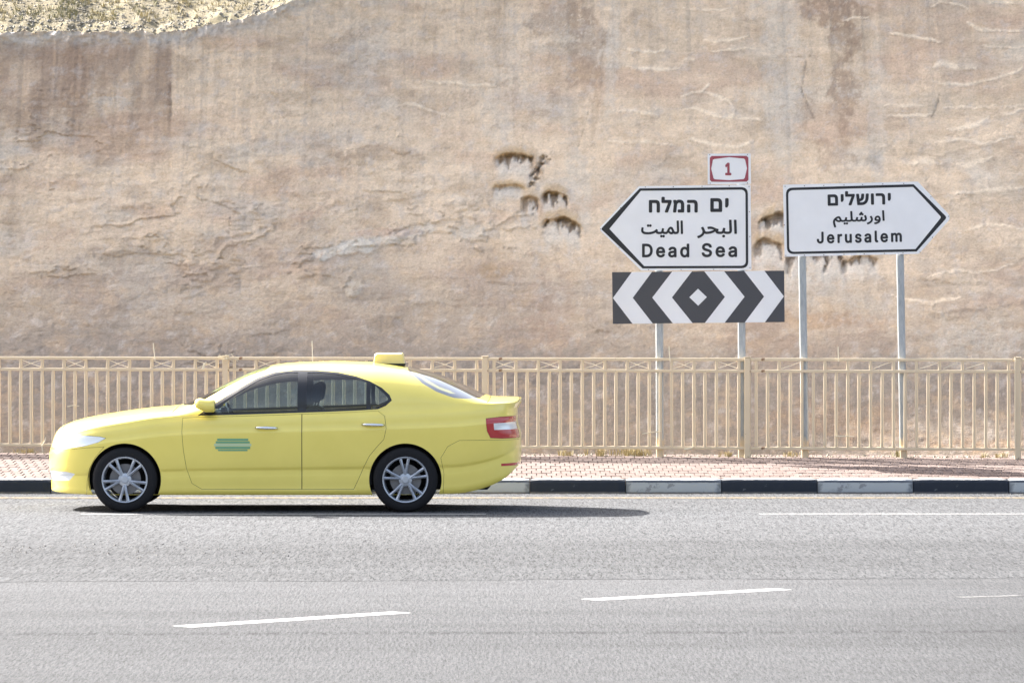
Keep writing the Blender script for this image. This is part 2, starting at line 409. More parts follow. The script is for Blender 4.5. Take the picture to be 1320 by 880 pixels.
GLYPHS = {
 'bahr': '2,-138 -15,-92 25,-77 57,-60 83,-41 103,-21 117,0 127,22 132,43 134,63 131,93 121,122 108,152 93,179 136,201 147,180 156,160 164,140 172,122 178,105 183,90 192,68 204,55 220,48 241,46 251,44 259,39 263,31 264,23 262,13 256,5 247,-1 235,-3 211,-1 192,6 178,17 168,31 161,46 156,62 175,52 171,14 158,-20 138,-50 113,-76 85,-98 56,-116 28,-129|612,-3 588,-2 567,0 547,5 529,12 514,23 501,38 492,58 484,83 519,104 528,83 538,68 551,57 569,50 591,47 618,46 629,44 636,39 641,31 642,23 640,13 634,5 624,-1|235,-3 240,46 271,47 301,50 330,56 359,64 387,74 413,86 439,99 464,115 447,128 428,139 407,148 384,154 359,159 333,160 315,159 299,157 280,154 270,199 286,203 302,206 318,208 333,209 362,207 389,201 413,193 434,183 454,172 473,162 491,152 508,144 525,138 544,136 556,136 560,94 536,92 513,87 492,78 472,68 429,45 405,33 379,22 350,12 316,4 278,-1|612,-3 618,46 640,47 657,50 670,57 679,67 686,83 692,104 698,132 705,168 751,159 746,135 741,109 739,97 739,87 740,76 744,66 752,57 767,51 790,47 822,46 832,44 840,39 844,31 845,23 843,13 837,5 828,-1 816,-3 781,-1 755,4 736,12 723,25 715,40 710,59 727,57 717,40 707,27 695,16 683,8 669,3 653,-1 634,-2|713,-113 702,-111 692,-105 686,-95 683,-84 686,-73 692,-63 702,-57 713,-55 724,-57 734,-63 740,-73 742,-84 740,-95 734,-105 724,-111|816,-3 821,46 850,47 868,52 879,61 884,75 885,95 885,122 874,423 922,423 934,127 934,97 932,71 926,49 916,30 901,16 880,5 852,-1|1024,0 1012,423 1060,423 1072,0',
 'mayt': '231,-12 247,36 284,37 323,41 363,47 403,57 442,70 480,88 513,111 543,139 580,117 576,105 573,96 571,81 573,73 578,64 587,57 603,51 624,47 654,46 665,44 672,39 676,31 678,23 675,13 669,5 660,-1 648,-3 612,-1 581,5 556,15 539,31 529,51 529,76 540,72 514,52 483,35 449,21 410,9 369,0 325,-7 279,-11|231,-12 182,-11 138,-6 102,3 72,15 48,32 31,52 21,78 18,108 18,123 20,138 23,154 26,170 34,201 79,190 74,169 68,144 67,132 66,122 70,94 82,72 104,56 137,45 184,38 247,36 258,7|331,238 319,240 310,246 303,256 301,267 303,278 310,287 319,294 331,296 342,294 351,287 358,278 360,267 358,256 351,246 342,240|250,238 238,240 229,246 222,256 220,267 222,278 229,287 238,294 250,296 261,294 270,287 276,278 279,267 276,256 270,246 261,240|648,-3 654,46 680,47 700,50 715,57 725,67 733,83 739,104 745,132 752,168 798,159 793,135 788,109 787,97 786,87 787,71 790,63 796,57 806,53 822,49 845,46 875,46 886,44 893,39 897,31 899,23 897,13 890,5 881,-1 869,-3 837,-2 811,1 793,6 779,12 770,21 764,32 760,44 757,59 775,57 765,40 754,27 743,16 729,8 713,3 695,-1 673,-2|797,-115 786,-113 776,-106 770,-97 768,-86 770,-75 776,-65 786,-59 797,-56 808,-59 818,-65 824,-75 826,-86 824,-97 818,-106 808,-113|716,-115 705,-113 695,-106 689,-97 686,-86 689,-75 695,-65 705,-59 716,-56 727,-59 737,-65 743,-75 745,-86 743,-97 737,-106 727,-113|869,-3 875,46 890,47 901,53 911,62 920,76 931,96 944,121 958,147 972,167 987,184 1001,196 1014,205 1027,210 1039,214 1050,215 1069,212 1085,206 1100,194 1114,177 1128,153 1142,121 1155,92 1167,72 1178,59 1190,51 1203,47 1218,46 1228,44 1236,39 1240,31 1241,23 1239,13 1233,5 1223,-1 1212,-3 1189,-1 1169,5 1152,15 1137,29 1145,41 1138,25 1128,12 1116,1 1103,-6 1089,-10 1074,-11 1054,-9 1034,-3 1014,7 995,21 977,37 961,57 946,33 932,17 918,6 903,1 887,-2|984,102 994,86 1006,73 1017,62 1029,52 1041,45 1052,41 1064,38 1074,37 1092,40 1104,52 1109,69 1103,93 1092,120 1086,132 1080,144 1073,154 1065,161 1056,166 1047,167 1038,166 1028,161 1018,153 1007,141 996,124|1212,-3 1217,46 1246,47 1264,52 1275,61 1280,75 1281,95 1281,122 1270,423 1318,423 1330,127 1330,97 1328,71 1322,49 1312,30 1297,16 1276,5 1248,-1|1420,0 1408,423 1456,423 1468,0',
 'urshalim': '46,-233 34,-188 24,-144 16,-102 11,-66 7,-36 6,-15 9,27 20,65 36,99 57,129 80,154 106,176 131,193 156,205 179,212 198,215 212,213 224,208 235,198 246,183 257,159 269,127 279,97 290,76 300,61 312,52 325,47 339,46 350,44 357,39 361,31 363,23 361,13 354,5 345,-1 333,-3 312,-1 294,5 279,15 266,28 279,39 271,23 261,11 250,1 237,-5 223,-9 209,-11 191,-9 173,-4 155,3 137,14 120,27 103,44 89,63 76,84 82,83 68,59 60,33 56,7 55,-15 55,-34 58,-57 62,-84 67,-112 73,-141 80,-170 92,-222|213,38 223,39 231,42 237,47 240,55 241,64 238,75 225,113 219,128 214,140 208,150 202,156 196,160 190,162 182,161 173,159 163,155 153,150 142,143 130,135 119,126 109,114 110,119 124,94 141,74 160,58 179,47 197,40|333,-3 339,46 365,47 385,50 400,57 410,67 418,83 424,104 430,132 437,168 484,159 478,135 473,109 472,97 471,87 472,71 475,63 481,57 492,53 507,49 530,46 560,46 571,44 578,39 582,31 584,23 582,13 576,5 566,-1 554,-3 522,-2 497,1 478,6 464,12 455,21 449,32 445,44 442,59 460,57 450,40 440,27 428,16 414,8 399,3 380,-1 359,-2|483,-115 471,-113 461,-106 455,-97 453,-86 455,-75 461,-65 471,-59 483,-56 494,-59 503,-65 509,-75 512,-86 509,-97 503,-106 494,-113|401,-115 390,-113 380,-106 374,-97 372,-86 374,-75 380,-65 390,-59 401,-56 412,-59 422,-65 428,-75 430,-86 428,-97 422,-106 412,-113|554,-3 560,46 588,47 607,52 618,61 623,75 624,95 624,122 614,423 663,423 672,123 675,96 682,76 692,61 705,52 721,47 738,46 749,44 756,39 760,31 762,23 760,13 753,5 744,-1 732,-3 709,-1 691,5 676,14 665,26 658,39 653,53 666,52 658,35 646,22 631,11 611,3 585,-1|732,-3 738,46 755,46 769,48 780,53 789,62 796,76 804,97 811,125 820,163 865,151 860,128 854,102 852,89 852,77 855,64 863,54 879,48 904,46 920,46 933,49 943,54 952,63 959,78 965,99 971,128 977,167 1023,159 1018,133 1014,102 1012,88 1012,77 1013,69 1016,61 1021,55 1031,50 1046,47 1066,46 1082,47 1096,50 1107,56 1115,65 1120,79 1122,97 1120,122 1112,153 1101,187 1088,221 1136,239 1144,219 1151,196 1157,171 1162,148 1166,125 1167,106 1165,80 1160,58 1151,39 1140,24 1125,12 1108,4 1088,-1 1065,-3 1040,-1 1020,4 1004,12 992,23 984,39 980,57 1000,57 988,35 976,19 962,8 945,1 924,-2 897,-3 882,-2 865,2 849,9 836,20 826,38 821,62 839,66 828,39 814,21 798,9 779,2 758,-2|988,323 976,325 967,332 960,341 958,352 960,363 967,373 976,380 988,382 999,380 1008,373 1014,363 1017,352 1014,341 1008,332 999,325|947,258 936,260 926,266 920,276 918,287 920,298 926,308 936,314 947,317 958,314 968,308 974,298 976,287 974,276 968,266 958,260|1028,258 1016,260 1007,266 1000,276 998,287 1000,298 1007,308 1016,314 1028,317 1039,314 1048,308 1055,298 1057,287 1055,276 1048,266 1039,260|1199,-136 1182,-91 1235,-70 1274,-46 1301,-19 1319,9 1328,37 1331,63 1330,80 1327,95 1322,112 1315,130 1304,152 1290,179 1333,201 1352,163 1365,128 1373,96 1375,68 1372,32 1363,0 1349,-29 1331,-54 1310,-75 1288,-94 1264,-109 1241,-121 1219,-130|1449,-136 1438,-88 1472,-82 1504,-74 1531,-64 1555,-50 1574,-31 1589,-8 1598,22 1600,57 1600,76 1597,93 1592,109 1586,123 1578,134 1569,143 1559,149 1547,151 1534,149 1523,141 1513,129 1505,114 1501,98 1499,82 1500,71 1504,61 1511,53 1521,47 1535,43 1552,42 1569,43 1587,46 1603,50 1616,55 1619,14 1603,5 1585,-1 1566,-4 1547,-5 1525,-4 1507,0 1490,6 1477,14 1466,24 1459,37 1454,53 1452,71 1454,93 1459,116 1468,138 1480,158 1494,175 1511,188 1530,197 1552,200 1574,197 1593,188 1610,173 1623,155 1633,133 1641,108 1645,81 1647,54 1641,3 1624,-41 1597,-77 1558,-105 1509,-125|1734,0 1722,423 1770,423 1782,0',
 'yam': '56,0 56,475 298,475 369,466 419,439 449,392 459,323 459,0|128,67 387,67 387,309 380,356 362,387 332,403 293,408 128,408|643,171 643,475 715,475 715,243 679,171',
 'melah': '314,475 385,466 435,439 465,392 475,323 475,0 403,0 403,309 396,356 378,387 348,403 309,408 140,408 140,0 68,0 68,475|683,475 980,475 980,420 830,0 754,0 904,408 611,408 611,609 683,609|1349,484 1400,479 1442,464 1476,439 1501,406 1516,367 1521,322 1521,0 1312,0 1312,67 1449,67 1449,310 1442,355 1424,391 1391,413 1344,421 1305,416 1274,402 1248,378 1229,347 1216,308 1208,262 1180,0 1108,0 1144,329 1112,475 1184,475 1198,407 1200,407 1211,422 1224,436 1238,449 1254,461 1273,470 1295,478 1320,483|2032,0 2032,309 2025,356 2007,387 1977,403 1938,408 1713,408 1713,475 1943,475 2014,466 2064,439 2094,392 2104,323 2104,0|1713,0 1713,284 1785,284 1785,0',
 'yeru': '56,0 56,475 298,475 369,466 419,439 449,392 459,323 459,0|128,67 387,67 387,309 380,356 362,387 332,403 293,408 128,408|643,171 643,475 715,475 715,243 679,171|916,475 1212,475 1212,420 1062,0 986,0 1137,408 843,408 843,609 916,609|1374,0 1332,475 1405,475 1441,67 1542,67 1581,70 1617,79 1651,95 1681,118 1706,148 1727,186 1741,231 1750,285 1768,475 1840,475 1822,285 1818,252 1810,216 1799,178 1783,140 1761,104 1734,71 1699,42 1656,19 1603,5 1542,0|1420,162 1414,227 1482,248 1502,256 1518,268 1531,283 1541,302 1547,325 1551,352 1563,475 1635,475 1625,366 1621,334 1617,305 1609,278 1598,254 1582,233 1560,214 1530,198 1492,184|1992,0 1992,475 2064,475 2064,0|2491,0 2491,309 2485,356 2466,387 2436,403 2397,408 2205,408 2205,475 2402,475 2473,466 2523,439 2553,392 2563,323 2563,0|2747,171 2747,475 2820,475 2820,243 2783,171',
 'dead': '219,0 96,0 96,57 215,57 272,63 318,81 354,110 379,149 394,198 399,255 394,312 379,361 354,399 320,428 275,446 221,452 93,452 93,509 225,509 294,501 353,478 399,441 433,391 455,329 462,255 455,181 433,119 398,68 351,31 291,8|125,509 125,0 60,0 60,509|824,-8 773,-2 729,16 694,46 668,85 652,132 646,187 652,242 668,290 693,329 727,359 769,378 817,384 848,382 878,374 906,361 931,341 953,315 969,282 980,242 983,194 983,169 687,169 687,221 950,221 922,202 919,237 910,269 895,294 875,314 849,326 817,330 785,326 759,313 737,294 721,270 711,241 708,211 708,178 712,139 723,106 740,80 763,61 792,50 825,46 846,48 866,53 883,61 898,73 909,88 918,105 977,91 965,63 947,39 924,19 895,4 861,-5|1286,-9 1252,-5 1221,5 1194,22 1174,45 1161,73 1156,108 1160,138 1169,161 1184,179 1204,193 1226,203 1251,211 1278,216 1304,220 1360,227 1378,230 1391,235 1399,243 1402,255 1402,257 1399,279 1393,297 1382,311 1366,322 1346,329 1322,331 1297,329 1275,322 1258,313 1244,301 1233,288 1226,274 1167,291 1183,322 1205,346 1230,364 1259,375 1289,382 1320,384 1342,383 1365,379 1389,372 1412,360 1432,343 1448,320 1459,290 1463,251 1463,0 1403,0 1403,52 1399,52 1390,38 1378,25 1362,12 1341,1 1316,-6|1296,45 1328,49 1354,59 1375,74 1390,93 1399,115 1402,138 1402,190 1396,186 1386,182 1372,179 1357,176 1326,171 1302,168 1280,164 1260,159 1243,150 1230,139 1221,124 1218,105 1220,87 1228,72 1240,61 1256,52 1275,47|1821,-8 1776,-2 1737,16 1704,45 1680,84 1665,133 1659,189 1665,245 1680,293 1705,332 1737,361 1776,378 1821,384 1853,381 1878,373 1898,360 1913,346 1924,331 1932,319 1936,319 1936,509 1997,509 1997,0 1938,0 1938,59 1932,59 1924,46 1912,31 1897,17 1878,4 1852,-5|1830,47 1862,51 1888,65 1910,86 1925,115 1934,150 1937,189 1934,229 1925,263 1910,291 1889,312 1862,325 1830,330 1797,325 1770,311 1749,290 1734,261 1725,227 1722,189 1725,151 1734,117 1749,88 1770,66 1797,51',
 'sea': '224,-9 172,-4 128,9 91,31 64,60 46,96 38,137 104,137 110,110 123,88 142,71 166,59 194,52 224,49 257,52 286,60 311,74 329,92 341,114 346,139 342,161 332,179 316,193 296,205 272,214 245,222 184,239 128,260 86,289 60,326 52,372 58,413 75,448 102,476 138,498 180,511 227,516 275,511 316,498 351,476 377,449 394,415 401,378 337,378 326,412 302,437 267,453 225,459 194,456 167,448 145,435 129,418 118,398 115,376 119,352 131,334 148,319 169,308 191,300 212,293 264,279 287,272 312,264 336,252 359,238 379,220 395,198 405,171 408,139 403,99 386,64 360,34 323,11 278,-4|769,-8 717,-2 674,16 638,46 612,85 596,132 591,187 596,242 612,290 637,329 672,359 713,378 762,384 792,382 822,374 850,361 876,341 897,315 914,282 924,242 928,194 928,169 631,169 631,221 895,221 866,202 863,237 854,269 840,294 819,314 793,326 762,330 730,326 703,313 681,294 665,270 656,241 653,211 653,178 656,139 667,106 684,80 708,61 736,50 769,46 791,48 810,53 827,61 842,73 854,88 862,105 922,91 910,63 892,39 868,19 839,4 806,-5|1230,-9 1196,-5 1165,5 1138,22 1118,45 1105,73 1101,108 1104,138 1114,161 1129,179 1148,193 1171,203 1196,211 1222,216 1249,220 1304,227 1323,230 1336,235 1343,243 1346,255 1346,257 1344,279 1337,297 1326,311 1310,322 1290,329 1266,331 1241,329 1220,322 1202,313 1188,301 1178,288 1170,274 1111,291 1127,322 1149,346 1175,364 1203,375 1234,382 1264,384 1286,383 1309,379 1333,372 1356,360 1376,343 1393,320 1404,290 1407,251 1407,0 1347,0 1347,52 1343,52 1335,38 1322,25 1306,12 1286,1 1261,-6|1241,45 1272,49 1298,59 1319,74 1334,93 1343,115 1346,138 1346,190 1340,186 1330,182 1317,179 1302,176 1271,171 1246,168 1225,164 1205,159 1187,150 1174,139 1165,124 1162,105 1165,87 1172,72 1184,61 1200,52 1219,47',
 'jer': '185,-7 124,3 75,33 44,81 33,145 33,173 98,173 98,145 104,104 122,74 149,56 185,50 220,56 248,74 266,104 272,145 272,509 336,509 336,145 326,81 294,33 246,3|733,-8 682,-2 638,16 603,46 577,85 561,132 556,187 561,242 577,290 602,329 636,359 678,378 727,384 757,382 787,374 815,361 841,341 862,315 878,282 889,242 892,194 892,169 596,169 596,221 859,221 831,202 828,237 819,269 804,294 784,314 758,326 727,330 695,326 668,313 646,294 630,270 621,241 617,211 617,178 621,139 632,106 649,80 672,61 701,50 734,46 756,48 775,53 792,61 807,73 818,88 827,105 886,91 875,63 856,39 833,19 804,4 771,-5|1103,0 1103,379 1162,379 1162,321 1166,321 1180,347 1203,367 1231,380 1263,385 1280,384 1294,384 1294,322 1280,324 1269,325 1257,326 1232,323 1209,315 1190,301 1176,284 1167,262 1164,237 1164,0|1617,-5 1581,-1 1549,11 1523,31 1504,59 1491,95 1487,139 1487,379 1548,379 1548,144 1554,105 1571,75 1599,56 1634,50 1660,53 1683,62 1703,77 1718,97 1727,122 1730,153 1730,379 1792,379 1792,0 1732,0 1732,92 1742,92 1720,47 1691,17 1657,0|2151,-8 2114,-5 2082,3 2054,18 2031,38 2015,63 2005,94 2063,107 2075,79 2094,60 2119,49 2151,45 2186,50 2214,62 2232,81 2237,103 2234,121 2223,136 2206,147 2181,155 2119,170 2074,186 2042,208 2023,237 2016,274 2021,305 2034,332 2056,354 2084,370 2118,381 2157,384 2193,381 2223,372 2248,358 2268,339 2283,316 2293,290 2237,277 2228,298 2212,316 2189,328 2157,333 2126,329 2100,317 2084,299 2078,277 2082,258 2093,243 2113,232 2141,223 2199,209 2244,194 2276,171 2294,142 2301,107 2296,75 2282,47 2259,24 2229,6 2193,-5|2619,-9 2585,-5 2554,5 2527,22 2507,45 2494,73 2490,108 2493,138 2503,161 2518,179 2537,193 2560,203 2585,211 2611,216 2638,220 2693,227 2712,230 2725,235 2732,243 2735,255 2735,257 2733,279 2726,297 2715,311 2699,322 2679,329 2655,331 2630,329 2609,322 2591,313 2577,301 2567,288 2559,274 2500,291 2516,322 2538,346 2564,364 2592,375 2623,382 2653,384 2675,383 2698,379 2722,372 2745,360 2765,343 2782,320 2792,290 2796,251 2796,0 2736,0 2736,52 2732,52 2723,38 2711,25 2695,12 2675,1 2649,-6|2630,45 2661,49 2687,59 2708,74 2723,93 2732,115 2735,138 2735,190 2729,186 2719,182 2706,179 2691,176 2660,171 2635,168 2614,164 2594,159 2576,150 2563,139 2554,124 2551,105 2554,87 2561,72 2573,61 2589,52 2608,47|3113,-2 3075,3 3048,20 3032,47 3026,84 3026,509 3087,509 3087,99 3089,77 3094,62 3104,54 3120,52 3134,53 3143,54 3154,3 3135,-1 3124,-2|3500,-8 3448,-2 3405,16 3369,46 3343,85 3327,132 3322,187 3327,242 3343,290 3369,329 3403,359 3445,378 3493,384 3524,382 3554,374 3582,361 3607,341 3628,315 3645,282 3655,242 3659,194 3659,169 3363,169 3363,221 3626,221 3597,202 3594,237 3585,269 3571,294 3550,314 3524,326 3493,330 3461,326 3434,313 3413,294 3397,270 3387,241 3384,211 3384,178 3387,139 3398,106 3416,80 3439,61 3467,50 3500,46 3522,48 3541,53 3559,61 3573,73 3585,88 3593,105 3653,91 3641,63 3623,39 3599,19 3570,4 3537,-5|3869,0 3869,379 3929,379 3929,295 3924,295 3934,323 3949,346 3968,363 3989,376 4012,384 4036,386 4074,380 4104,361 4125,331 4138,295 4129,295 4139,321 4154,343 4174,361 4197,375 4224,383 4253,386 4285,383 4314,372 4338,354 4357,328 4369,296 4374,255 4374,0 4312,0 4312,254 4307,289 4289,313 4264,326 4235,330 4211,328 4191,320 4174,307 4162,290 4154,270 4152,247 4152,0 4091,0 4091,260 4086,288 4070,311 4046,326 4016,330 3994,328 3974,320 3956,307 3942,289 3933,266 3930,238 3930,0',
 'one': '76,0 76,55 391,55 391,0|276,509 276,0 212,0 212,448 209,448 86,358 86,427 198,509',
}

# ================================================================== THE PLACE
def px_xz(px, py, Y):
    """metres across and up of a thing measured in the photograph, standing Y metres away"""
    s = FPX / Y
    return (px - 660.0) / s, EYE - (py - HOR) / s

FY0, FB = 55.30, -0.131                    # railing line: Y = FY0 + FB * X
def fence_y(X): return FY0 + FB * X
KERB_Y = 51.80
WALK_Y = 52.0
def walk_z(X, Y): return 0.15 + 0.11 * (Y - WALK_Y) / (fence_y(X) - WALK_Y)

# ---- ground sheet to the horizon, roads
o = mesh_py('ground', [(-900, -900, -0.06), (900, -900, -0.06), (900, 900, -0.06), (-900, 900, -0.06)], [(0, 1, 2, 3)], M_soil)
tag(o, kind='structure', label='dry soil ground reaching to the horizon')
SEAM0, SEAM1 = 36.55, 37.35                # seam between the two surfacings, at X=-6 and X=6
def seam_y(X): return 36.95 + (X / 6.0) * 0.42
xs = np.concatenate([[-160, -80, -40, -20], np.arange(-9, 9.01, 0.25), [20, 40, 80, 160]])
sy = np.array([seam_y(max(-9, min(9, x))) + 0.05 * math.sin(x * 1.7) + 0.03 * math.sin(x * 5.1) for x in xs])
X = np.stack([xs] * 8); tt = np.linspace(0, 1, 8)[:, None]
Y = sy[None] * (1 - tt) + KERB_Y * tt
o = grid_mesh('road', X, Y, 0.0 * X, M_road_far); tag(o, kind='structure', label='coarse worn asphalt of the far lanes')
Y = -14 * (1 - tt) + (sy[None] + 0.25) * tt
o = grid_mesh('road', X, Y, 0.0 * X - 0.002, M_road_near); tag(o, kind='structure', label='smoother paler asphalt of the near lanes')
def strip(name, pts, m, z, label):
    """thin painted sheet from a list of (x, y) pairs on both sides"""
    V = [(x, y, z) for x, y in pts]
    o = mesh_py(name, V, [tuple(range(len(V)))], m)
    return tag(o, kind='structure', label=label)
def line_strip(x0, y0, x1, y1, w, m, z, label):
    d = Vector((x1 - x0, y1 - y0)).normalized(); n = Vector((-d.y, d.x)) * w / 2
    return strip('road_marking', [(x0 - n.x, y0 - n.y), (x1 - n.x, y1 - n.y), (x1 + n.x, y1 + n.y), (x0 + n.x, y0 + n.y)], m, z, label)
line_strip(-16, 50.72, 16, 50.72, 0.16, M_paint_yellow, 0.004, 'yellow edge line along the kerb')
line_strip(-4.1, 47.22, -0.25, 47.22, 0.09, M_paint_white, 0.004, 'white lane line under the taxi')
line_strip(2.35, 47.25, 12.0, 47.25, 0.06, M_paint_white, 0.004, 'white lane line at the right of the far lane')
line_strip(-2.13, 32.0, -0.74, 33.38, 0.19, M_paint_white, 0.0, 'white dash in the near lanes, left one')
line_strip(0.54, 34.68, 1.96, 35.88, 0.19, M_paint_white, 0.0, 'white dash in the near lanes, right one')
line_strip(3.15, 34.95, 3.6, 35.15, 0.12, M_paint_faint, 0.0, 'worn-off white dash at the right edge')
# dark bluish patch on the road surface, left
pp = []
for k in range(28):
    a = 2 * math.pi * k / 28
    pp.append((-5.35 + 1.05 * math.cos(a) * (1 + 0.12 * math.sin(3 * a)), 40.8 + 0.55 * math.sin(a) * (1 + 0.2 * math.cos(2 * a))))
M_patch = new_mat('dark_patch', rough=0.9, spec=0.05); t = NT(M_patch)
t.color(t.ramp(t.noise(t.coord((1, 0.3, 1)), 30, 4, 0.7), [(0.35, (0.030, 0.033, 0.040)), (0.7, (0.062, 0.066, 0.075))]))
strip('dark_road_patch', pp, M_patch, 0.004, 'dark patch at the left edge of the road')

# loose grit: real little stones on the road and along the kerb
def stones(name, pts, m, lab):
    V = []; F = []
    base = [(1, 0, 0), (0, 1, 0), (-1, 0, 0), (0, -1, 0), (0, 0, 1)]
    for x, y, z, r in pts:
        a = random.random() * 6.28; k = len(V); e = 0.6 + random.random() * 0.7
        for bx, by, bz in base:
            j = 0.75 + random.random() * 0.5
            X_ = bx * r * j * e; Y_ = by * r * j
            V.append((x + X_ * math.cos(a) - Y_ * math.sin(a), y + X_ * math.sin(a) + Y_ * math.cos(a), z - r * 0.15 + bz * r * j * 0.8))
        F += [(k, k + 1, k + 4), (k + 1, k + 2, k + 4), (k + 2, k + 3, k + 4), (k + 3, k, k + 4)]
    o = mesh_py(name, V, F, m); return tag(o, label=lab, kind='stuff', cat='gravel')
rnd = random.Random(3)
P = []
for _ in range(2600):
    P.append((rnd.uniform(-6, 6), KERB_Y - 0.02 - abs(rnd.gauss(0, 0.16)), 0.0, rnd.uniform(0.004, 0.013)))
for _ in range(260):
    P.append((-3.6 + rnd.gauss(0, 1.3), 40.9 + rnd.gauss(0, 0.6), 0.0, rnd.uniform(0.006, 0.017)))
for _ in range(500):
    P.append((rnd.uniform(-6, 6), rnd.uniform(38, 51), 0.0, rnd.uniform(0.004, 0.010)))
M_grit = new_mat('dark_grit', (0.10, 0.095, 0.09), 0.9)
stones('loose_grit', P, M_grit, 'loose dark grit scattered on the road and along the kerb')

# ---- kerb: black and white painted stones, each its own
kerb = link('kerb', None); kerb.location = (0, KERB_Y, 0); tag(kerb, kind='structure', label='kerb of alternating black and white painted stones')
def kerb_mesh(m, seed):
    bm = bmesh.new()
    L = 0.992
    prof = [(0.0, -0.08), (0.0, 0.118), (0.010, 0.138), (0.032, 0.15), (0.20, 0.15), (0.20, -0.08)]
    xs = np.linspace(0, L, 15); rr = random.Random(seed)
    rings = []
    for i, x in enumerate(xs):
        end = 0.010 if i in (0, 14) else 0.0
        rings.append([bm.verts.new((x, y + end * (1 if y < 0.1 else 0) + (rr.uniform(-0.002, 0.003) if 0 < j < 5 else 0), z - end * 0.7 * (z > 0.1) + rr.uniform(-0.0015, 0.0015))) for j, (y, z) in enumerate(prof)])
    for a, b in zip(rings, rings[1:]):
        for k in range(len(prof) - 1): bm.faces.new((a[k], b[k], b[k + 1], a[k + 1]))
    bm.faces.new(rings[0]); bm.faces.new(rings[-1][::-1])
    bmesh.ops.recalc_face_normals(bm, faces=bm.faces)
    me = bpy.data.meshes.new('kerb_stone'); bm.to_mesh(me); bm.free(); me.materials.append(m); return me
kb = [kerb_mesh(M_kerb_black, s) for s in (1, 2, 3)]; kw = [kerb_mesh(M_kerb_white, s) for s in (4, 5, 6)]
offs = {-5: 0, 0: 0}
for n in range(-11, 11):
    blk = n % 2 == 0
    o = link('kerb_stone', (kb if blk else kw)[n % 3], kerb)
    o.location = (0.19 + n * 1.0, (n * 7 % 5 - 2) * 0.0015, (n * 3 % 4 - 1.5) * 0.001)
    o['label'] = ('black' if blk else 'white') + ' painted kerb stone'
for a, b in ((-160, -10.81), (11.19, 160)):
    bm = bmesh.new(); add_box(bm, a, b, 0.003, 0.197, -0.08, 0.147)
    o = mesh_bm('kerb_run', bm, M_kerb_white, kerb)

# ---- pavement
xs = np.concatenate([[-160, -60, -20], np.arange(-9, 9.1, 1.0), [20, 60, 160]])
ys = np.linspace(0, 1, 6)[:, None]
X = np.stack([xs] * 6)
xc = np.clip(xs, -9, 9)[None]
Y = WALK_Y - 0.01 + ys * (fence_y(xc) + 1.2 - WALK_Y)
pave = grid_mesh('pavement', X, Y, 0.15 + 0.11 * (Y - WALK_Y) / (fence_y(xc) - WALK_Y) - 0.012, M_joint, smooth=False)
tag(pave, kind='structure', label='pinkish block pavement between kerb and railing')
BW, BD = 0.1045, 0.36
def brick_geo(x0, x1, y0, y1, jit):
    top = []
    e = 0.003; V = []; 
    for (x, y) in ((x0, y0), (x1, y0), (x1, y1), (x0, y1)): V.append((x, y, walk_z(x, y) - 0.014))
    for (x, y) in ((x0 + e, y0 + e * 2), (x1 - e, y0 + e * 2), (x1 - e, y1 - e), (x0 + e, y1 - e)): V.append((x, y, walk_z(x, y) + jit))
    F = [(4, 5, 6, 7), (0, 1, 5, 4), (1, 2, 6, 5), (2, 3, 7, 6), (3, 0, 4, 7)]
    return V, F
rows = 12
bricks = []
for r in range(rows):
    off = (r % 2) * BW / 2
    for k in range(-64, 65):
        x = k * BW + off; y = WALK_Y + r * BD
        if y + BD > fence_y(x) + 0.95: continue
        bricks.append((x, y))
vis = [b for b in bricks if abs(b[0]) < 5.35][:300]
vset = set(vis)
slope_rot = math.atan(0.11 / (FY0 - WALK_Y))
bmeshes = []
for s in range(4):
    e = 0.003; g = 0.0035; j = (s - 1.5) * 0.0012
    V = [(g, g, -0.014), (BW - g, g, -0.014), (BW - g, BD - g * 2, -0.014), (g, BD - g * 2, -0.014),
         (g + e, g + e * 2, j), (BW - g - e, g + e * 2, j), (BW - g - e, BD - g * 2 - e, j), (g + e, BD - g * 2 - e, j)]
    me = bpy.data.meshes.new('paving_brick'); me.from_pydata(V, [], [(4, 5, 6, 7), (0, 1, 5, 4), (1, 2, 6, 5), (2, 3, 7, 6), (3, 0, 4, 7)])
    me.materials.append(M_brick); me.update(); bmeshes.append(me)
rnd = random.Random(11)
for i, (x, y) in enumerate(vis):
    o = link('paving_brick', bmeshes[rnd.randrange(4)], pave)
    o.location = (x, y, walk_z(x, y) + rnd.uniform(-0.001, 0.001)); o.rotation_euler = (slope_rot, 0, 0)
V = []; F = []; C = []
for (x, y) in bricks:
    if (x, y) in vset: continue
    g = 0.0035
    v, f = brick_geo(x + g, x + BW - g, y + g, y + BD - 2 * g, rnd.uniform(-0.002, 0.002))
    k = len(V); V += v; F += [tuple(q + k for q in ff) for ff in f]
    u = rnd.random(); c = (0.128 + 0.030 * u, 0.096 + 0.026 * u, 0.086 + 0.025 * u, 1); C += [c] * 8
o = mesh_py('paving_brick', V, F, M_brick_v, pave)
a = o.data.color_attributes.new('Tint', 'FLOAT_COLOR', 'POINT'); a.data.foreach_set('color', np.array(C, np.float32).ravel())
o['kind'] = 'stuff'

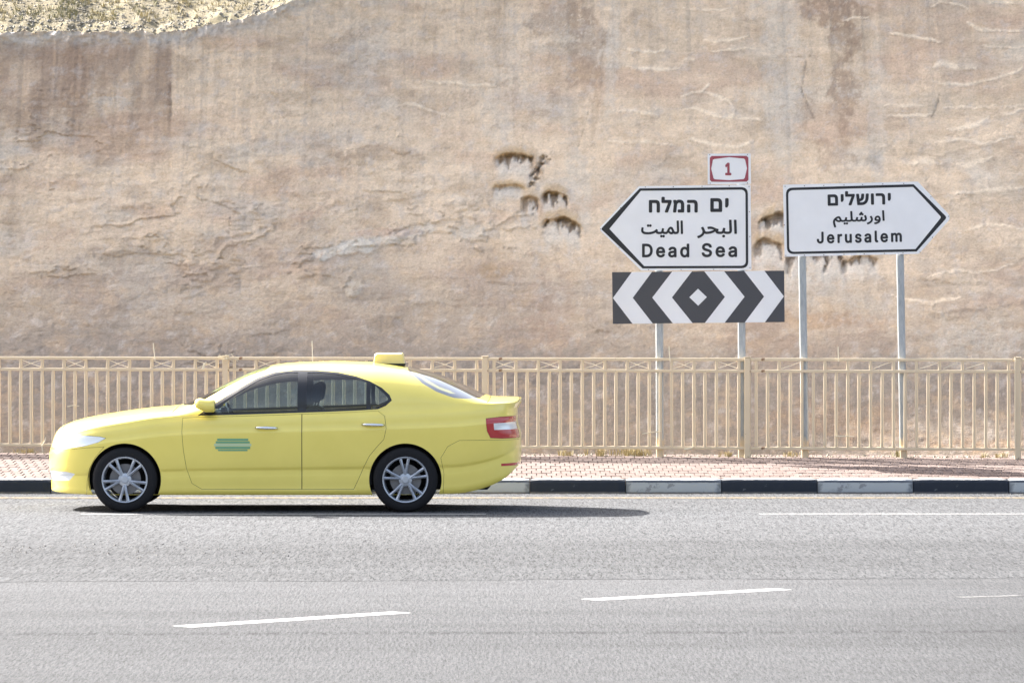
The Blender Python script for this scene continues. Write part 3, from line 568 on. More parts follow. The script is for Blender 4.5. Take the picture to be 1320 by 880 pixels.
# ---- rock cutting
def wall_foot(X): return fence_y(np.clip(X, -9, 9)) + 0.45
def wall_top(X):
    px = 660 + X * 107.9
    py = np.interp(px, [-800, 0, 120, 235, 285, 330, 372, 430, 620, 1000, 2200], [46, 36, 37, 34, 24, 14, 0, -35, -110, -150, -150])
    return EYE + (HOR - py) / 107.9
def wall_run(X, H): return 0.92 * H - 1.00
core = np.arange(-6.75, 6.76, 0.0155)
gl = -6.75 - np.cumsum(0.0155 * 1.045 ** np.arange(1, 75)); gr_ = 6.75 + np.cumsum(0.0155 * 1.045 ** np.arange(1, 75))
wx = np.concatenate([gl[::-1], core, gr_])
NR = 400
tz = np.linspace(-0.02, 1, NR)[:, None]
WX = np.repeat(wx[None], NR, 0)
topn = 0.05 * fbm(wx * 1.3, wx * 0, 4, 91) + 0.045 * fbm(wx * 7, wx * 0, 4, 92, 0.6)
WH = (wall_top(wx) + topn)[None]
WZ = tz * (WH - 0.22) + 0.22
Q = np.clip((WZ - 0.22) / (WH - 0.22), 0, 1)
RUN = wall_run(wx, WH)
WY = wall_foot(wx)[None] + RUN * (1 - (1 - Q) ** 1.32)
S = FPX / WY
PX = 660 + WX * S; PY = HOR + (EYE - WZ) * S            # where the bare surface sits in the picture, for placing the features
x_, z_ = WX, WZ
left = 1 - sstep(560, 800, PX); right = sstep(740, 900, PX)
low = sstep(230, 420, PY)
wxn = 0.35 * fbm(x_ * 1.1, z_ * 1.6, 3, 5); wzn = 0.25 * fbm(x_ * 1.3, z_ * 1.3, 3, 6)
h = 0.060 * fbm(x_ * 0.55, z_ * 0.8, 3, 1)
# fine bedding, broken skin and short ledges
rough_ = 0.45 + 0.55 * np.maximum(low, left)
bed = fbm(x_ * 1.1 + wxn * 0.4, z_ * 5.0 + wzn * 0.8, 7, 21, 0.62)
h += 0.022 * (0.3 + 0.7 * sstep(110, 260, PY)) * rough_ * bed
n1 = fbm(x_ * 1.4, z_ * 3.0, 5, 31, 0.55)
led = sstep(0.02, 0.05, n1) * 0.6 + sstep(0.26, 0.29, n1) * 0.4
h += 0.012 * rough_ * led * sstep(-0.1, 0.3, fbm(x_ * 0.8, z_ * 1.0, 3, 41))
n3 = fbm(x_ * 1.0 + 0.5 * wxn, z_ * 2.6, 6, 71, 0.58)
scal = sstep(0.10, 0.115, n3) * sstep(0.40, 0.20, n3)
smask = sstep(-0.05, 0.35, fbm(x_ * 0.7, z_ * 0.9, 2, 43)) * sstep(120, 170, PY) * (1 - 0.6 * right)
h += 0.021 * scal * smask
h += 0.014 * rough_ * fbm(x_ * 8, z_ * 11, 6, 51, 0.72)
# colour -----------------------------------------------------------------
n = lambda fx, fz, o, s: fbm(x_ * fx, z_ * fz, o, s)
base = np.ones(WX.shape + (3,)) * np.array((0.68, 0.54, 0.395))
base = mixc(base, (0.50, 0.355, 0.26), 0.68 * sstep(-0.05, 0.45, n(0.5, 1.6, 5, 101)))       # pinkish beds
base = mixc(base, (0.54, 0.49, 0.42), 0.55 * sstep(0.02, 0.5, n(0.8, 1.7, 5, 111)))          # pale grey skin
base = mixc(base, (0.36, 0.27, 0.19), 0.42 * sstep(0.15, 0.55, n(1.6, 2.6, 6, 121)))          # brown blotches
base = mixc(base, (0.305, 0.255, 0.21), 0.78 * sstep(215, 470, PY + 60 * n(0.9, 0.9, 3, 131)) * (1 - 0.30 * right)) # greyer and darker towards the foot
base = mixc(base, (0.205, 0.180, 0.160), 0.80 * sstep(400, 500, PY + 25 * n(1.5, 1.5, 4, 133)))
base = mixc(base, (0.50, 0.40, 0.29), 0.45 * right * (1 - low) * sstep(-0.3, 0.4, n(0.7, 2.4, 5, 141)))
pxc = PX[NR // 2]; pyr = PY[:, PY.shape[1] // 2]
def window(cx, cy, ex, ey):
    c = np.nonzero(np.abs(pxc - cx) < ex * 1.03 + 18)[0]; r = np.nonzero(np.abs(pyr - cy) < ey * 1.03 + 18)[0]
    return slice(r[0], r[-1] + 1) if len(r) else slice(0, 0), slice(c[0], c[-1] + 1) if len(c) else slice(0, 0)
wobn = fbm(x_ * 5, z_ * 5, 4, 9)
def blob(cx, cy, rx, ry, soft=0.6, rot=0.0, wob=0.35, sd=7):
    c_, s_ = math.cos(rot), math.sin(rot); e = 1.3 + soft * 0.5 + wob
    w = window(cx, cy, e * (rx * abs(c_) + ry * abs(s_)), e * (rx * abs(s_) + ry * abs(c_)))
    dx, dy = PX[w] - cx, PY[w] - cy
    a = (dx * c_ + dy * s_) / rx; b = (-dx * s_ + dy * c_) / ry
    d = np.sqrt(a * a + b * b) + wob * wobn[w]
    return w, sstep(1 + soft * 0.5, 1 - soft * 0.5, d)
spn = fbm(x_ * 14, z_ * 12, 5, 19, 0.72)
def tint(cx, cy, rx, ry, col, k, **kw):
    w, b_ = blob(cx, cy, rx, ry, **kw)
    b_ = b_ * sstep(-0.45, 0.15, spn[w] + 0.5 * (b_ - 0.7))
    base[w] = mixc(base[w], col, min(0.92, k * 1.08) * b_)
BR = (0.30, 0.215, 0.155); PALE = (0.56, 0.52, 0.455); OCH = (0.40, 0.275, 0.15); PINK = (0.47, 0.33, 0.25)
# brown stained panel upper left, with its straight right-hand edge
pan = sstep(46, 62, PY + 10 * n(2, 2, 3, 151)) * (1 - sstep(219, 223, PX + 3 * n(1, 6, 3, 152))) * (1 - sstep(120, 215, PY + 25 * n(2, 1, 4, 153)))
base = mixc(base, (0.33, 0.245, 0.185), 0.72 * pan * (0.55 + 0.6 * sstep(-0.3, 0.3, n(2.2, 1.2, 5, 154))))
tint(120, 54, 100, 9, BR, 0.55, wob=0.5); tint(60, 70, 75, 20, BR, 0.6); tint(95, 95, 18, 75, BR, 0.45, wob=0.6); tint(48, 140, 12, 60, BR, 0.40, wob=0.7)
tint(218, 110, 3, 62, BR, 0.7, wob=0.2); tint(160, 128, 40, 8, BR, 0.5); tint(150, 100, 45, 40, PALE, 0.45); tint(40, 100, 32, 30, PALE, 0.4)
tint(330, 190, 110, 10, BR, 0.40, wob=0.5); tint(45, 150, 50, 16, BR, 0.3); tint(280, 165, 60, 10, PALE, 0.5, wob=0.6)
tint(30, 215, 60, 14, BR, 0.25); tint(470, 195, 60, 12, BR, 0.35, wob=0.6); tint(430, 150, 35, 10, PALE, 0.4)
tint(440, 55, 45, 12, BR, 0.32, rot=-0.35, wob=0.6); tint(560, 130, 60, 12, BR, 0.25, wob=0.6)
tint(650, 100, 30, 90, PALE, 0.30, wob=0.5); tint(755, 60, 22, 80, BR, 0.42, wob=0.6); tint(725, 25, 45, 28, BR, 0.42, wob=0.7); tint(715, 95, 14, 45, (0.40, 0.30, 0.21), 0.35, wob=0.6)
tint(770, 120, 5, 70, (0.40, 0.29, 0.2), 0.4, rot=0.12); tint(665, 130, 6, 50, (0.42, 0.31, 0.22), 0.35, wob=0.7); tint(640, 40, 14, 50, (0.42, 0.32, 0.23), 0.3, wob=0.8)
tint(790, 60, 8, 110, PALE, 0.35, rot=0.06, wob=0.3); tint(745, 250, 20, 60, PALE, 0.35)
tint(1070, 12, 46, 24, BR, 0.72, wob=0.6); tint(1092, 50, 26, 20, BR, 0.55, wob=0.7); tint(1088, 120, 20, 42, BR, 0.62, wob=0.8); tint(1075, 200, 26, 22, BR, 0.42, wob=0.8); tint(1035, 140, 16, 22, BR, 0.35, wob=0.8); tint(1098, 55, 10, 7, BR, 0.5)
tint(1010, 90, 26, 130, PALE, 0.38, wob=0.5); tint(1130, 150, 12, 100, PALE, 0.3, wob=0.5)
tint(455, 318, 62, 9, PALE, 0.85, rot=-0.22, wob=0.6); tint(530, 300, 40, 8, PALE, 0.5, rot=-0.2, wob=0.6); tint(720, 385, 10, 12, PALE, 0.5); tint(610, 300, 30, 10, PALE, 0.4)
tint(640, 350, 30, 10, OCH, 0.40, wob=0.6); tint(500, 300, 50, 6, PINK, 0.5, wob=0.5); tint(300, 352, 10, 5, BR, 0.5); tint(385, 270, 30, 14, PINK, 0.5, wob=0.6)
tint(715, 400, 30, 60, (0.36, 0.26, 0.2), 0.35, wob=0.8); tint(680, 430, 50, 20, (0.34, 0.24, 0.18), 0.35, wob=0.8); tint(980, 430, 40, 30, (0.34, 0.25, 0.19), 0.4, wob=0.8)
tint(1060, 412, 60, 10, (0.40, 0.27, 0.17), 0.5, wob=0.7); tint(1120, 440, 60, 14, (0.33, 0.25, 0.2), 0.4, wob=0.8); tint(1080, 540, 90, 25, BR, 0.45, wob=0.8); tint(1250, 575, 80, 8, BR, 0.6, wob=0.8)
tint(1260, 440, 70, 30, PALE, 0.3, wob=0.8)
# pale scooped lenses on the right
for cx, cy, rx, ry, rt in ((905, 130, 38, 8, 0.1), (930, 168, 22, 6, 0.2), (1225, 92, 26, 6, 0.1), (1290, 48, 40, 6, 0.1), (1270, 240, 30, 7, -0.1), (1245, 215, 24, 5, -0.1), (1150, 130, 22, 12, 0.3), (1275, 370, 50, 8, 0.1), (1215, 265, 40, 6, 0.1)):
    w, b_ = blob(cx, cy, rx, ry, soft=1.2, rot=rt, wob=0.5)
    base[w] = mixc(base[w], (0.64, 0.525, 0.40), 0.45 * b_)
# wavy pale veins
def vein(pts, w=1.3, k_=0.9, hh=0.010, col=(0.80, 0.665, 0.505)):
    P_s = []
    for i in range(len(pts) - 1):
        p0, p1, p2, p3 = [np.array(pts[max(0, min(len(pts) - 1, i + j))], float) for j in (-1, 0, 1, 2)]
        for q in range(5):
            t_ = q / 5; P_s.append(0.5 * ((2 * p1) + (-p0 + p2) * t_ + (2 * p0 - 5 * p1 + 4 * p2 - p3) * t_ ** 2 + (-p0 + 3 * p1 - 3 * p2 + p3) * t_ ** 3))
    P_s.append(np.array(pts[-1], float)); A = np.array(P_s)
    wi = window((A[:, 0].min() + A[:, 0].max()) / 2, (A[:, 1].min() + A[:, 1].max()) / 2, (np.ptp(A[:, 0])) / 2 + 8, np.ptp(A[:, 1]) / 2 + 8)
    QX, QY = PX[wi] + 2.0 * wobn[wi], PY[wi] + 3.0 * wobn[wi]; d = np.full(QX.shape, 1e9); tp = np.zeros(QX.shape)
    for i, (a, b) in enumerate(zip(A, A[1:])):
        v_ = b - a; t_ = np.clip(((QX - a[0]) * v_[0] + (QY - a[1]) * v_[1]) / (v_ @ v_), 0, 1)
        dd_ = np.hypot(QX - a[0] - t_ * v_[0], QY - a[1] - t_ * v_[1]); tp = np.where(dd_ < d, (i + t_) / (len(A) - 1), tp); d = np.minimum(d, dd_)
    ww = w * (0.35 + 0.9 * np.sin(np.pi * np.clip(tp, 0.02, 0.98)))
    k = sstep(ww * 1.7, ww * 0.4, d) * k_
    h[wi] += hh * k; base[wi] = mixc(base[wi], col, k)
for pts, w in (([(877, 141), (895, 139), (915, 147), (940, 152), (946, 146)], 1.6), ([(946, 152), (965, 153), (985, 154)], 1.3), ([(878, 124), (900, 119), (935, 128), (948, 142)], 1.3), ([(905, 120), (915, 108)], 1.0),
               ([(877, 182), (905, 182), (930, 189), (960, 187), (972, 182)], 1.7), ([(880, 78), (897, 78)], 1.6), ([(915, 68), (940, 64), (975, 62)], 1.0), ([(905, 52), (935, 53), (965, 47)], 1.4), ([(880, 10), (910, 14), (945, 8)], 1.1),
               ([(1198, 8), (1215, 3), (1240, 6), (1255, 20)], 1.0), ([(1248, 30), (1270, 40), (1300, 42), (1325, 42)], 3.2), ([(1262, 58), (1290, 62), (1325, 60)], 1.3), ([(1275, 3), (1300, 5), (1330, 8)], 2.4),
               ([(1145, 42), (1175, 48), (1220, 55)], 1.6), ([(1202, 86), (1215, 82), (1235, 88), (1258, 90)], 3.4), ([(1195, 104), (1230, 110), (1260, 106), (1300, 96), (1330, 84)], 1.4), ([(1210, 142), (1240, 137), (1275, 138), (1325, 134)], 1.2),
               ([(1222, 168), (1238, 164), (1262, 161), (1275, 152)], 2.6), ([(1290, 148), (1325, 140)], 1.3), ([(1205, 185), (1240, 180), (1275, 185), (1310, 175)], 1.3), ([(1170, 212), (1190, 208), (1212, 211)], 3.0), ([(1228, 212), (1250, 212), (1278, 203)], 2.8),
               ([(1140, 150), (1180, 148), (1205, 146)], 1.1), ([(1140, 135), (1165, 137), (1190, 136)], 2.2), ([(1075, 30), (1095, 25), (1120, 21)], 1.0), ([(800, 62), (830, 68), (860, 64)], 1.2), ([(808, 86), (850, 90), (877, 88)], 1.6), ([(790, 140), (830, 146), (850, 150)], 1.5), ([(782, 181), (820, 183), (866, 186)], 1.6),
               ([(800, 72), (840, 66), (865, 68)], 1.0), ([(470, 128), (500, 132), (540, 137), (580, 150)], 1.8), ([(545, 104), (590, 108), (640, 111)], 1.3), ([(490, 56), (530, 52), (562, 49)], 1.2), ([(500, 70), (535, 68)], 1.0), ([(1230, 250), (1270, 246), (1320, 240)], 1.8), ([(1235, 300), (1275, 290), (1325, 296)], 1.6),
               ([(1195, 356), (1230, 348), (1262, 352), (1310, 340)], 1.4), ([(60, 210), (90, 203), (110, 205)], 1.0), ([(0, 203), (15, 200), (24, 202)], 1.3), ([(345, 97), (372, 96)], 1.0), ([(330, 62), (380, 58), (430, 45)], 1.1), ([(1150, 380), (1200, 390), (1240, 380)], 1.3)):
    vein(pts, w)
# ledge run and loose block, left half
for cx, cy, rx, ry, rt, dp in ((330, 165, 95, 6, -0.06, 0.05), (290, 170, 50, 3, 0.25, 0.05), (430, 148, 40, 4, 0.0, 0.05), (270, 152, 30, 3, -0.6, 0.04), (455, 372, 14, 12, 0, 0.05), (470, 318, 60, 6, -0.25, 0.05),
                               (525, 252, 30, 4, -0.2, 0.04), (560, 297, 25, 4, 0, 0.04), (230, 205, 70, 4, 0.05, 0.03), (510, 190, 14, 6, 0.3, 0.05), (410, 165, 10, 8, 0.3, 0.05), (20, 202, 30, 3, 0, 0.04),
                               (1260, 395, 60, 4, -0.1, 0.04), (1225, 360, 40, 4, 0.1, 0.04), (590, 380, 18, 6, 0.2, 0.04), (545, 388, 22, 4, 0.0, 0.04), (660, 363, 30, 4, 0.05, 0.04), (520, 430, 16, 6, 0, 0.04)):
    w, b_ = blob(cx, cy, rx, ry, soft=0.45, rot=rt, wob=0.9)
    h[w] += dp * 0.40 * b_
tint(455, 372, 13, 11, (0.50, 0.44, 0.36), 0.7, soft=0.2, wob=0.25)
# hollows with arched brows and dripstone pillars
def hollow(cx, top, w, hh, D, seed, och=1.0, skew=0.0):
    wi = window(cx, top + hh * 0.4, w * 1.8, hh * 1.4)
    X_, Z_, QX, QY = x_[wi], z_[wi], PX[wi], PY[wi]
    f = lambda a, b, o, s: fbm(X_ * a, Z_ * b, o, s)
    dx = (QX - cx) / w
    yt = top + hh * (0.22 * np.clip(np.abs(dx), 0, 1.3) ** 2.2 + skew * dx) + 4.5 * f(4, 0.01, 4, seed)
    ins = sstep(1.05, 0.75, np.abs(dx + 0.16 * f(0.5, 7, 3, seed + 1)))
    tt_ = (QY - yt) / hh
    fin = f(9.5, 2.2, 4, seed + 2) + 0.40 * f(24, 10, 3, seed + 3)
    gapk = sstep(0.16, -0.14, fin + 1.15 * tt_ - 0.36)         # open between the pointed pillars
    roof = sstep(-0.03, 0.07, tt_)
    bite = ins * roof * gapk
    h[wi] -= 0.55 * D * bite * np.clip(1.15 - tt_, 0, 1) * (0.75 + 0.6 * f(12, 12, 3, seed + 7))
    h[wi] -= 0.05 * ins * roof * np.clip(1 - tt_, 0, 1)
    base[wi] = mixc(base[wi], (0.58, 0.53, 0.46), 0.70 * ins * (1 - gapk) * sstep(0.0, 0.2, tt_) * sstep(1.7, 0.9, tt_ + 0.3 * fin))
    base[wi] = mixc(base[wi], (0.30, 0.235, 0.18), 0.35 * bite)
    ok = sstep(1.25, 0.7, np.abs(dx)) * sstep(-0.62, -0.20, tt_ + 0.2 * f(5, 5, 3, seed + 4)) * sstep(0.30, 0.02, tt_)
    base[wi] = mixc(base[wi], (0.46, 0.325, 0.18), 0.72 * och * ok)
    h[wi] += 0.025 * ok
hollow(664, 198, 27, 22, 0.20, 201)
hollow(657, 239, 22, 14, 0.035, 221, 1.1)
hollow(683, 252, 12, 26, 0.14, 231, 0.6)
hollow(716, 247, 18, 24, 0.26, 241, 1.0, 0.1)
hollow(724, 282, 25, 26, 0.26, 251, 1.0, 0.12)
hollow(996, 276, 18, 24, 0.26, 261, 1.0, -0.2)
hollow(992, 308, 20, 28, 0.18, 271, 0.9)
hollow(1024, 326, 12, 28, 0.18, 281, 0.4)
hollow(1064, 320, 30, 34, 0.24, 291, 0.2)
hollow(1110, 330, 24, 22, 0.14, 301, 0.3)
def crack(pts, w=1.4, dpt=0.10, wb=1.2):
    wi = window(sum(p[0] for p in pts) / len(pts), sum(p[1] for p in pts) / len(pts), 70, 90)
    QX, QY = PX[wi], PY[wi]
    d = np.full(QX.shape, 1e9)
    for (ax, ay), (bx, by) in zip(pts, pts[1:]):
        vx, vy = bx - ax, by - ay
        t_ = np.clip(((QX - ax) * vx + (QY - ay) * vy) / (vx * vx + vy * vy), 0, 1)
        d = np.minimum(d, np.hypot(QX - ax - t_ * vx, QY - ay - t_ * vy))
    k = sstep(w * 1.4, w * 0.2, d + wb * fbm(x_[wi] * 14, z_[wi] * 14, 3, 401))
    h[wi] -= dpt * 0.6 * k; base[wi] = mixc(base[wi], (0.26, 0.20, 0.15), 0.35 * k)
crack([(700, 204), (696, 214), (688, 224), (684, 238)], 2.6, 0.12, 5)
crack([(706, 205), (697, 216), (690, 232)], 2.0, 0.08, 6)
crack([(742, 290), (748, 304)], 1.6, 0.07, 4)
crack([(1068, 338), (1062, 350)], 2.0, 0.08, 5)
tint(693, 218, 10, 16, (0.34, 0.25, 0.17), 0.7, rot=-0.5)
crack([(1040, 78), (1036, 100), (1034, 118)], 0.9, 0.02)
crack([(1034, 118), (1042, 135), (1049, 152)], 0.8, 0.025)
crack([(1020, 73), (1030, 74), (1046, 73)], 0.9, 0.02)
crack([(220, 52), (219, 90), (221, 150)], 0.9, 0.02)
crack([(1211, 122), (1207, 140), (1200, 152)], 0.8, 0.02)
crack([(745, 190), (755, 160), (758, 145)], 0.7, 0.01)
# crumbly pale lip near the top edge on the left
lip = sstep(26, 8, (PY - (HOR + (EYE - WH) * S)))
base = mixc(base, (0.50, 0.485, 0.45), 0.65 * lip)
h += 0.05 * lip * fbm(x_ * 9, z_ * 9, 4, 501)
# ease the relief out at the very foot
h *= 0.45 + 0.55 * sstep(0.0, 0.30, Q)
mo = fbm(x_ * 5, z_ * 6, 6, 521, 0.72)
base = mixc(base, (0.52, 0.47, 0.43), 0.38 * sstep(0.05, 0.5, mo))
base = mixc(base, (0.52, 0.375, 0.24), 0.34 * sstep(0.0, 0.5, fbm(x_ * 3.5, z_ * 5, 6, 531, 0.7)))
base = mixc(base, (0.36, 0.265, 0.20), 0.30 * sstep(0.12, 0.5, fbm(x_ * 7, z_ * 8, 5, 541, 0.7)))
base *= (1 + 0.09 * fbm(x_ * 16, z_ * 13, 4, 511, 0.7) + 0.045 * fbm(x_ * 12, z_ * 0.7, 3, 551))[..., None]
Wy = WY - h
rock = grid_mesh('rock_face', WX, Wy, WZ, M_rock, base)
tag(rock, kind='structure', label='tall beige rock cutting behind the railing')

# ---- stony hillside above the cut
dd = np.concatenate([[0], np.cumsum(0.02 * 1.07 ** np.arange(0, 95))])[:, None]
hx = wx[::2]
ty_s = (wall_foot(hx) + wall_run(hx, wall_top(hx)))[None]; ty = ty_s + (Wy[-1, ::2][None] - ty_s) * np.exp(-dd / 0.25)
tz_ = wall_top(hx)[None] + topn[::2][None] * np.exp(-dd / 0.35)
HX = np.repeat(hx[None], len(dd), 0)
HY = ty + dd * 1.0
rise = np.where(dd < 10, dd * 0.50, 5.0 + 8 * (1 - np.exp(-np.clip(dd - 10, 0, None) * 0.5 / 8)))
HZ = tz_ + rise + (0.012 * fbm(HX * 5, HY * 5, 5, 601, 0.6) + 0.10 * fbm(HX * 0.9, HY * 0.9, 3, 611)) * sstep(0, 0.15, dd)
HX[:, :] = HX
o = grid_mesh('hillside', HX, HY, HZ, M_hill); tag(o, kind='structure', label='sunlit stony slope above the rock cutting')
P = []; rnd = random.Random(21)
hill_rows = HY[:, 0] - HY[0, 0]
def hill_z(x, d):
    i = min(len(hx) - 2, max(0, int(np.searchsorted(hx, x)) - 1)); r = min(len(dd) - 2, int(np.searchsorted(dd[:, 0], d)))
    return HY[r, i], HZ[r, i]
for _ in range(5200):
    x = rnd.uniform(-6.6, -1.6); d = abs(rnd.gauss(0, 1.0)) if rnd.random() < 0.5 else rnd.uniform(0, 2.6)
    y, z = hill_z(x, d); P.append((x, y, z, rnd.uniform(0.008, 0.024) * (1.3 if d < 0.25 else 1)))
stones('rubble', P, M_stone, 'pale rubble lying on the slope above the rock face')
def blades(name, spots, m, lab, hgt=(0.03, 0.09), nb=9, parent=None, w=0.004, spread=0.03):
    V = []; F = []; rr = random.Random(len(spots) * 7 + 1)
    for x, y, z in spots:
        for _ in range(nb):
            a = rr.random() * 6.28; r0 = rr.random() * spread; l = rr.uniform(*hgt); lean = rr.uniform(0.1, 0.8) * l
            bx, by = x + r0 * math.cos(a), y + r0 * math.sin(a); k = len(V); b = rr.random() * 6.28
            wx_, wy_ = w * math.cos(b), w * math.sin(b)
            V += [(bx - wx_, by - wy_, z - 0.01), (bx + wx_, by + wy_, z - 0.01),
                  (bx + lean * 0.4 * math.cos(a) + wx_ * 0.7, by + lean * 0.4 * math.sin(a) + wy_ * 0.7, z + l * 0.6),
                  (bx + lean * 0.4 * math.cos(a) - wx_ * 0.7, by + lean * 0.4 * math.sin(a) - wy_ * 0.7, z + l * 0.6),
                  (bx + lean * math.cos(a), by + lean * math.sin(a), z + l)]
            F += [(k, k + 1, k + 2, k + 3), (k + 3, k + 2, k + 4)]
    return mesh_py(name, V, F, m, parent)
G = []; D = []
for _ in range(900):
    x = rnd.uniform(-6.5, -2.0); d = rnd.uniform(0.25, 2.8); y, z = hill_z(x, d)
    (G if fbm(np.array([x * 1.5]), np.array([d * 1.5]), 3, 701)[0] > 0.05 else D).append((x, y, z))
tag(blades('scrub_grass', G, M_grass_green, ''), label='low green scrub grass on the slope above the rock face', cat='grass', kind='stuff')
tag(blades('dry_grass', D, M_grass_dry, ''), label='dry yellow grass among the rubble above the rock face', cat='grass', kind='stuff')

# ---- soil strip and weeds at the foot of the rock
P = []
for _ in range(900):
    x = rnd.uniform(-6, 6); y = fence_y(x) + rnd.uniform(0.12, 0.40); P.append((x, y, walk_z(x, y), rnd.uniform(0.008, 0.03)))
stones('fallen_rubble', P, M_stone, 'small fallen stones along the foot of the rock face')
def tuft(px, green, n_, hh, lab, back=0.18, w=0.004):
    s = FPX / 55.4; x = (px - 660) / s; y = fence_y(x) + back; z = walk_z(x, y)
    rr = random.Random(px); sp = [(rr.uniform(-n_ * 0.02, n_ * 0.02), rr.uniform(-0.05, 0.05), 0) for _ in range(n_)]
    o = blades('weed_tuft', sp, M_grass_green if green else M_grass_dry, lab, (hh * 0.5, hh), 10, w=w)
    o.location = (x, y, z); return tag(o, label=lab, cat='weed', group='weeds along the foot of the rock')
tuft(790, False, 16, 0.13, 'widest dry yellow weed tuft, left of the chevron sign posts')
tuft(822, False, 8, 0.11, 'small yellow tuft beside the left chevron sign post')
tuft(735, False, 7, 0.08, 'short dry tuft behind the railing right of the taxi')
tuft(1156, True, 4, 0.14, 'green weed at the foot of the right Jerusalem sign post')
tuft(1020, False, 5, 0.08, 'dry tuft beside the left Jerusalem sign post')
tuft(925, False, 6, 0.07, 'low dry tuft left of the right chevron sign post')
tuft(1275, False, 7, 0.07, 'dry tuft near the rightmost railing post')
tuft(20, False, 6, 0.07, 'dry tuft at the left edge behind the railing')

# ---- railing
SF = FPX
rail = link('railing', None); rail.location = (0, FY0, 0.26)
tag(rail, label='long beige steel railing with vertical bars along the pavement', cat='railing')
ang = math.atan(FB)
rail.rotation_euler = (0, 0, ang)
def fence_l(px):            # distance along the railing of an image column
    # X = (px-660)/F * (FY0 + FB X)
    k = (px - 660) / FPX
    X = k * FY0 / (1 - k * FB); return X / math.cos(ang)
posts = [fence_l(p) for p in (291, 625.5, 963.5, 1312)]
pw = (posts[3] - posts[0]) / 3
posts = [posts[0] - k * pw for k in (4, 3, 2, 1)] + posts + [posts[3] + k * pw for k in (1, 2, 3, 4)]
TOP = 1.345 - 0.26; MID = TOP - 0.128; BOT = 0.105
def post_mesh():
    bm = bmesh.new(); add_box(bm, -0.036, 0.036, -0.033, 0.033, -0.03, TOP + 0.022, 0.014, 2)
    add_box(bm, -0.038, 0.038, -0.038, 0.038, TOP + 0.022, TOP + 0.032, 0.003)
    me = bpy.data.meshes.new('post'); bm.to_mesh(me); bm.free(); me.materials.append(M_rail); return me
pm = post_mesh()
for p in posts:
    o = link('post', pm, rail); o.location = (p, 0, 0)
def bar_mesh(z0, z1, w=0.0165):
    bm = bmesh.new(); add_box(bm, -w, w, -w, w, z0, z1, 0.008, 2)
    me = bpy.data.meshes.new('bar'); bm.to_mesh(me); bm.free(); me.materials.append(M_rail); return me
tall = bar_mesh(BOT + 0.015, TOP - 0.014); short = bar_mesh(BOT + 0.015, MID - 0.014)
M_wire = new_mat('pale_wire_paint', (0.78, 0.68, 0.52), 0.6)
def rail_mesh(L):
    bm = bmesh.new(); add_box(bm, 0.0335, L - 0.0335, -0.019, 0.019, -0.0165, 0.0165, 0.004)
    me = bpy.data.meshes.new('rail'); bm.to_mesh(me); bm.free(); me.materials.append(M_rail); return me
rnd = random.Random(5)
for i, (a, b) in enumerate(zip(posts, posts[1:]), -2):
    L = b - a
    for z in (TOP, MID, BOT):
        o = link('rail', rail_mesh(L), rail); o.location = (a, 0, z)
    N = 23; sp = L / (N + 0.55)
    for k in range(N):
        x = a + sp * (k + 0.78)
        # even ones run up through the middle rail
        isl = k % 2 == 0
        o = link('bar', tall if isl else short, rail); o.location = (x, rnd.uniform(-0.001, 0.001), 0)
        o.rotation_euler = (0, rnd.uniform(-0.003, 0.003), 0)
        if isl and k + 2 < N + 1 and (k // 2) % 2 == (0 if i % 2 else 1) and i < 5:
            if i == 4 and rnd.random() < 0.4: continue
            bm = bmesh.new(); x0, x1 = 0.02, 2 * sp - 0.02
            z0, z1 = MID + 0.02 + rnd.uniform(0, 0.012), TOP - 0.02 - rnd.uniform(0, 0.012)
            m_ = (x0 + x1) / 2; sag = rnd.uniform(-0.008, 0.008)
            add_tube(bm, [(x0, 0.004, z0), (m_, 0.005, (z0 + z1) / 2 + sag), (x1, 0.004, z1)], 0.0052, 4)
            if i < 4: add_tube(bm, [(x0, -0.004, z1), (m_, -0.005, (z0 + z1) / 2 - sag), (x1, -0.004, z0)], 0.0052, 4)
            o = mesh_bm('cross_wire', bm, M_wire, rail); o.location = (x, 0, 0)

# straw and stalks caught in the railing
def stalk(pts, r, lab, grp='dry stalks caught in the railing'):
    """pts in photograph pixels"""
    W = []
    for px, py in pts:
        Y = 55.3
        for _ in range(3):
            X_ = (px - 660) * Y / FPX; Y = fence_y(X_) - 0.045
        W.append(Vector((X_, Y, EYE - (py - HOR) * Y / FPX)))
    bm = bmesh.new(); o0 = W[0]
    add_tube(bm, [w - o0 for w in W], [r * (1 - 0.35 * i / len(W)) for i in range(len(W))], 5)
    o = mesh_bm('dry_stalk', bm, M_straw); o.location = o0
    return tag(o, label=lab, cat='stalk', group=grp)
stalk([(200, 464), (199, 455), (197.5, 442)], 0.006, 'bleached stalk rising above the railing left of the taxi roof')
stalk([(403, 466), (402.7, 452), (402.3, 439)], 0.006, 'thin upright stalk above the railing over the taxi roof')
stalk([(864, 466), (863, 456), (862.4, 446)], 0.006, 'curved pale stalk above the railing right of the left chevron post')
stalk([(1081, 466), (1080.6, 456), (1080.4, 447)], 0.006, 'short upright stalk above the railing between the Jerusalem posts')
stalk([(87, 524), (94, 522.5), (102, 523)], 0.007, 'pale horizontal twig across two bars left of the taxi')
stalk([(828, 559), (840, 557), (852, 555.5)], 0.007, 'pale twig slanting across the left chevron sign post')
stalk([(1076, 562), (1090, 562), (1101, 562.4)], 0.007, 'pale horizontal twig low between the Jerusalem posts')
stalk([(55, 582), (54, 574), (58, 568), (59, 563)], 0.007, 'wiry stalk standing at the bumper of the taxi')
stalk([(262, 476), (263, 470), (266, 467)], 0.016, 'short pale straw clump left of the first visible post')
stalk([(882, 579), (890, 578), (895, 575)], 0.012, 'pale twig lying on the lower rail between the chevron posts')
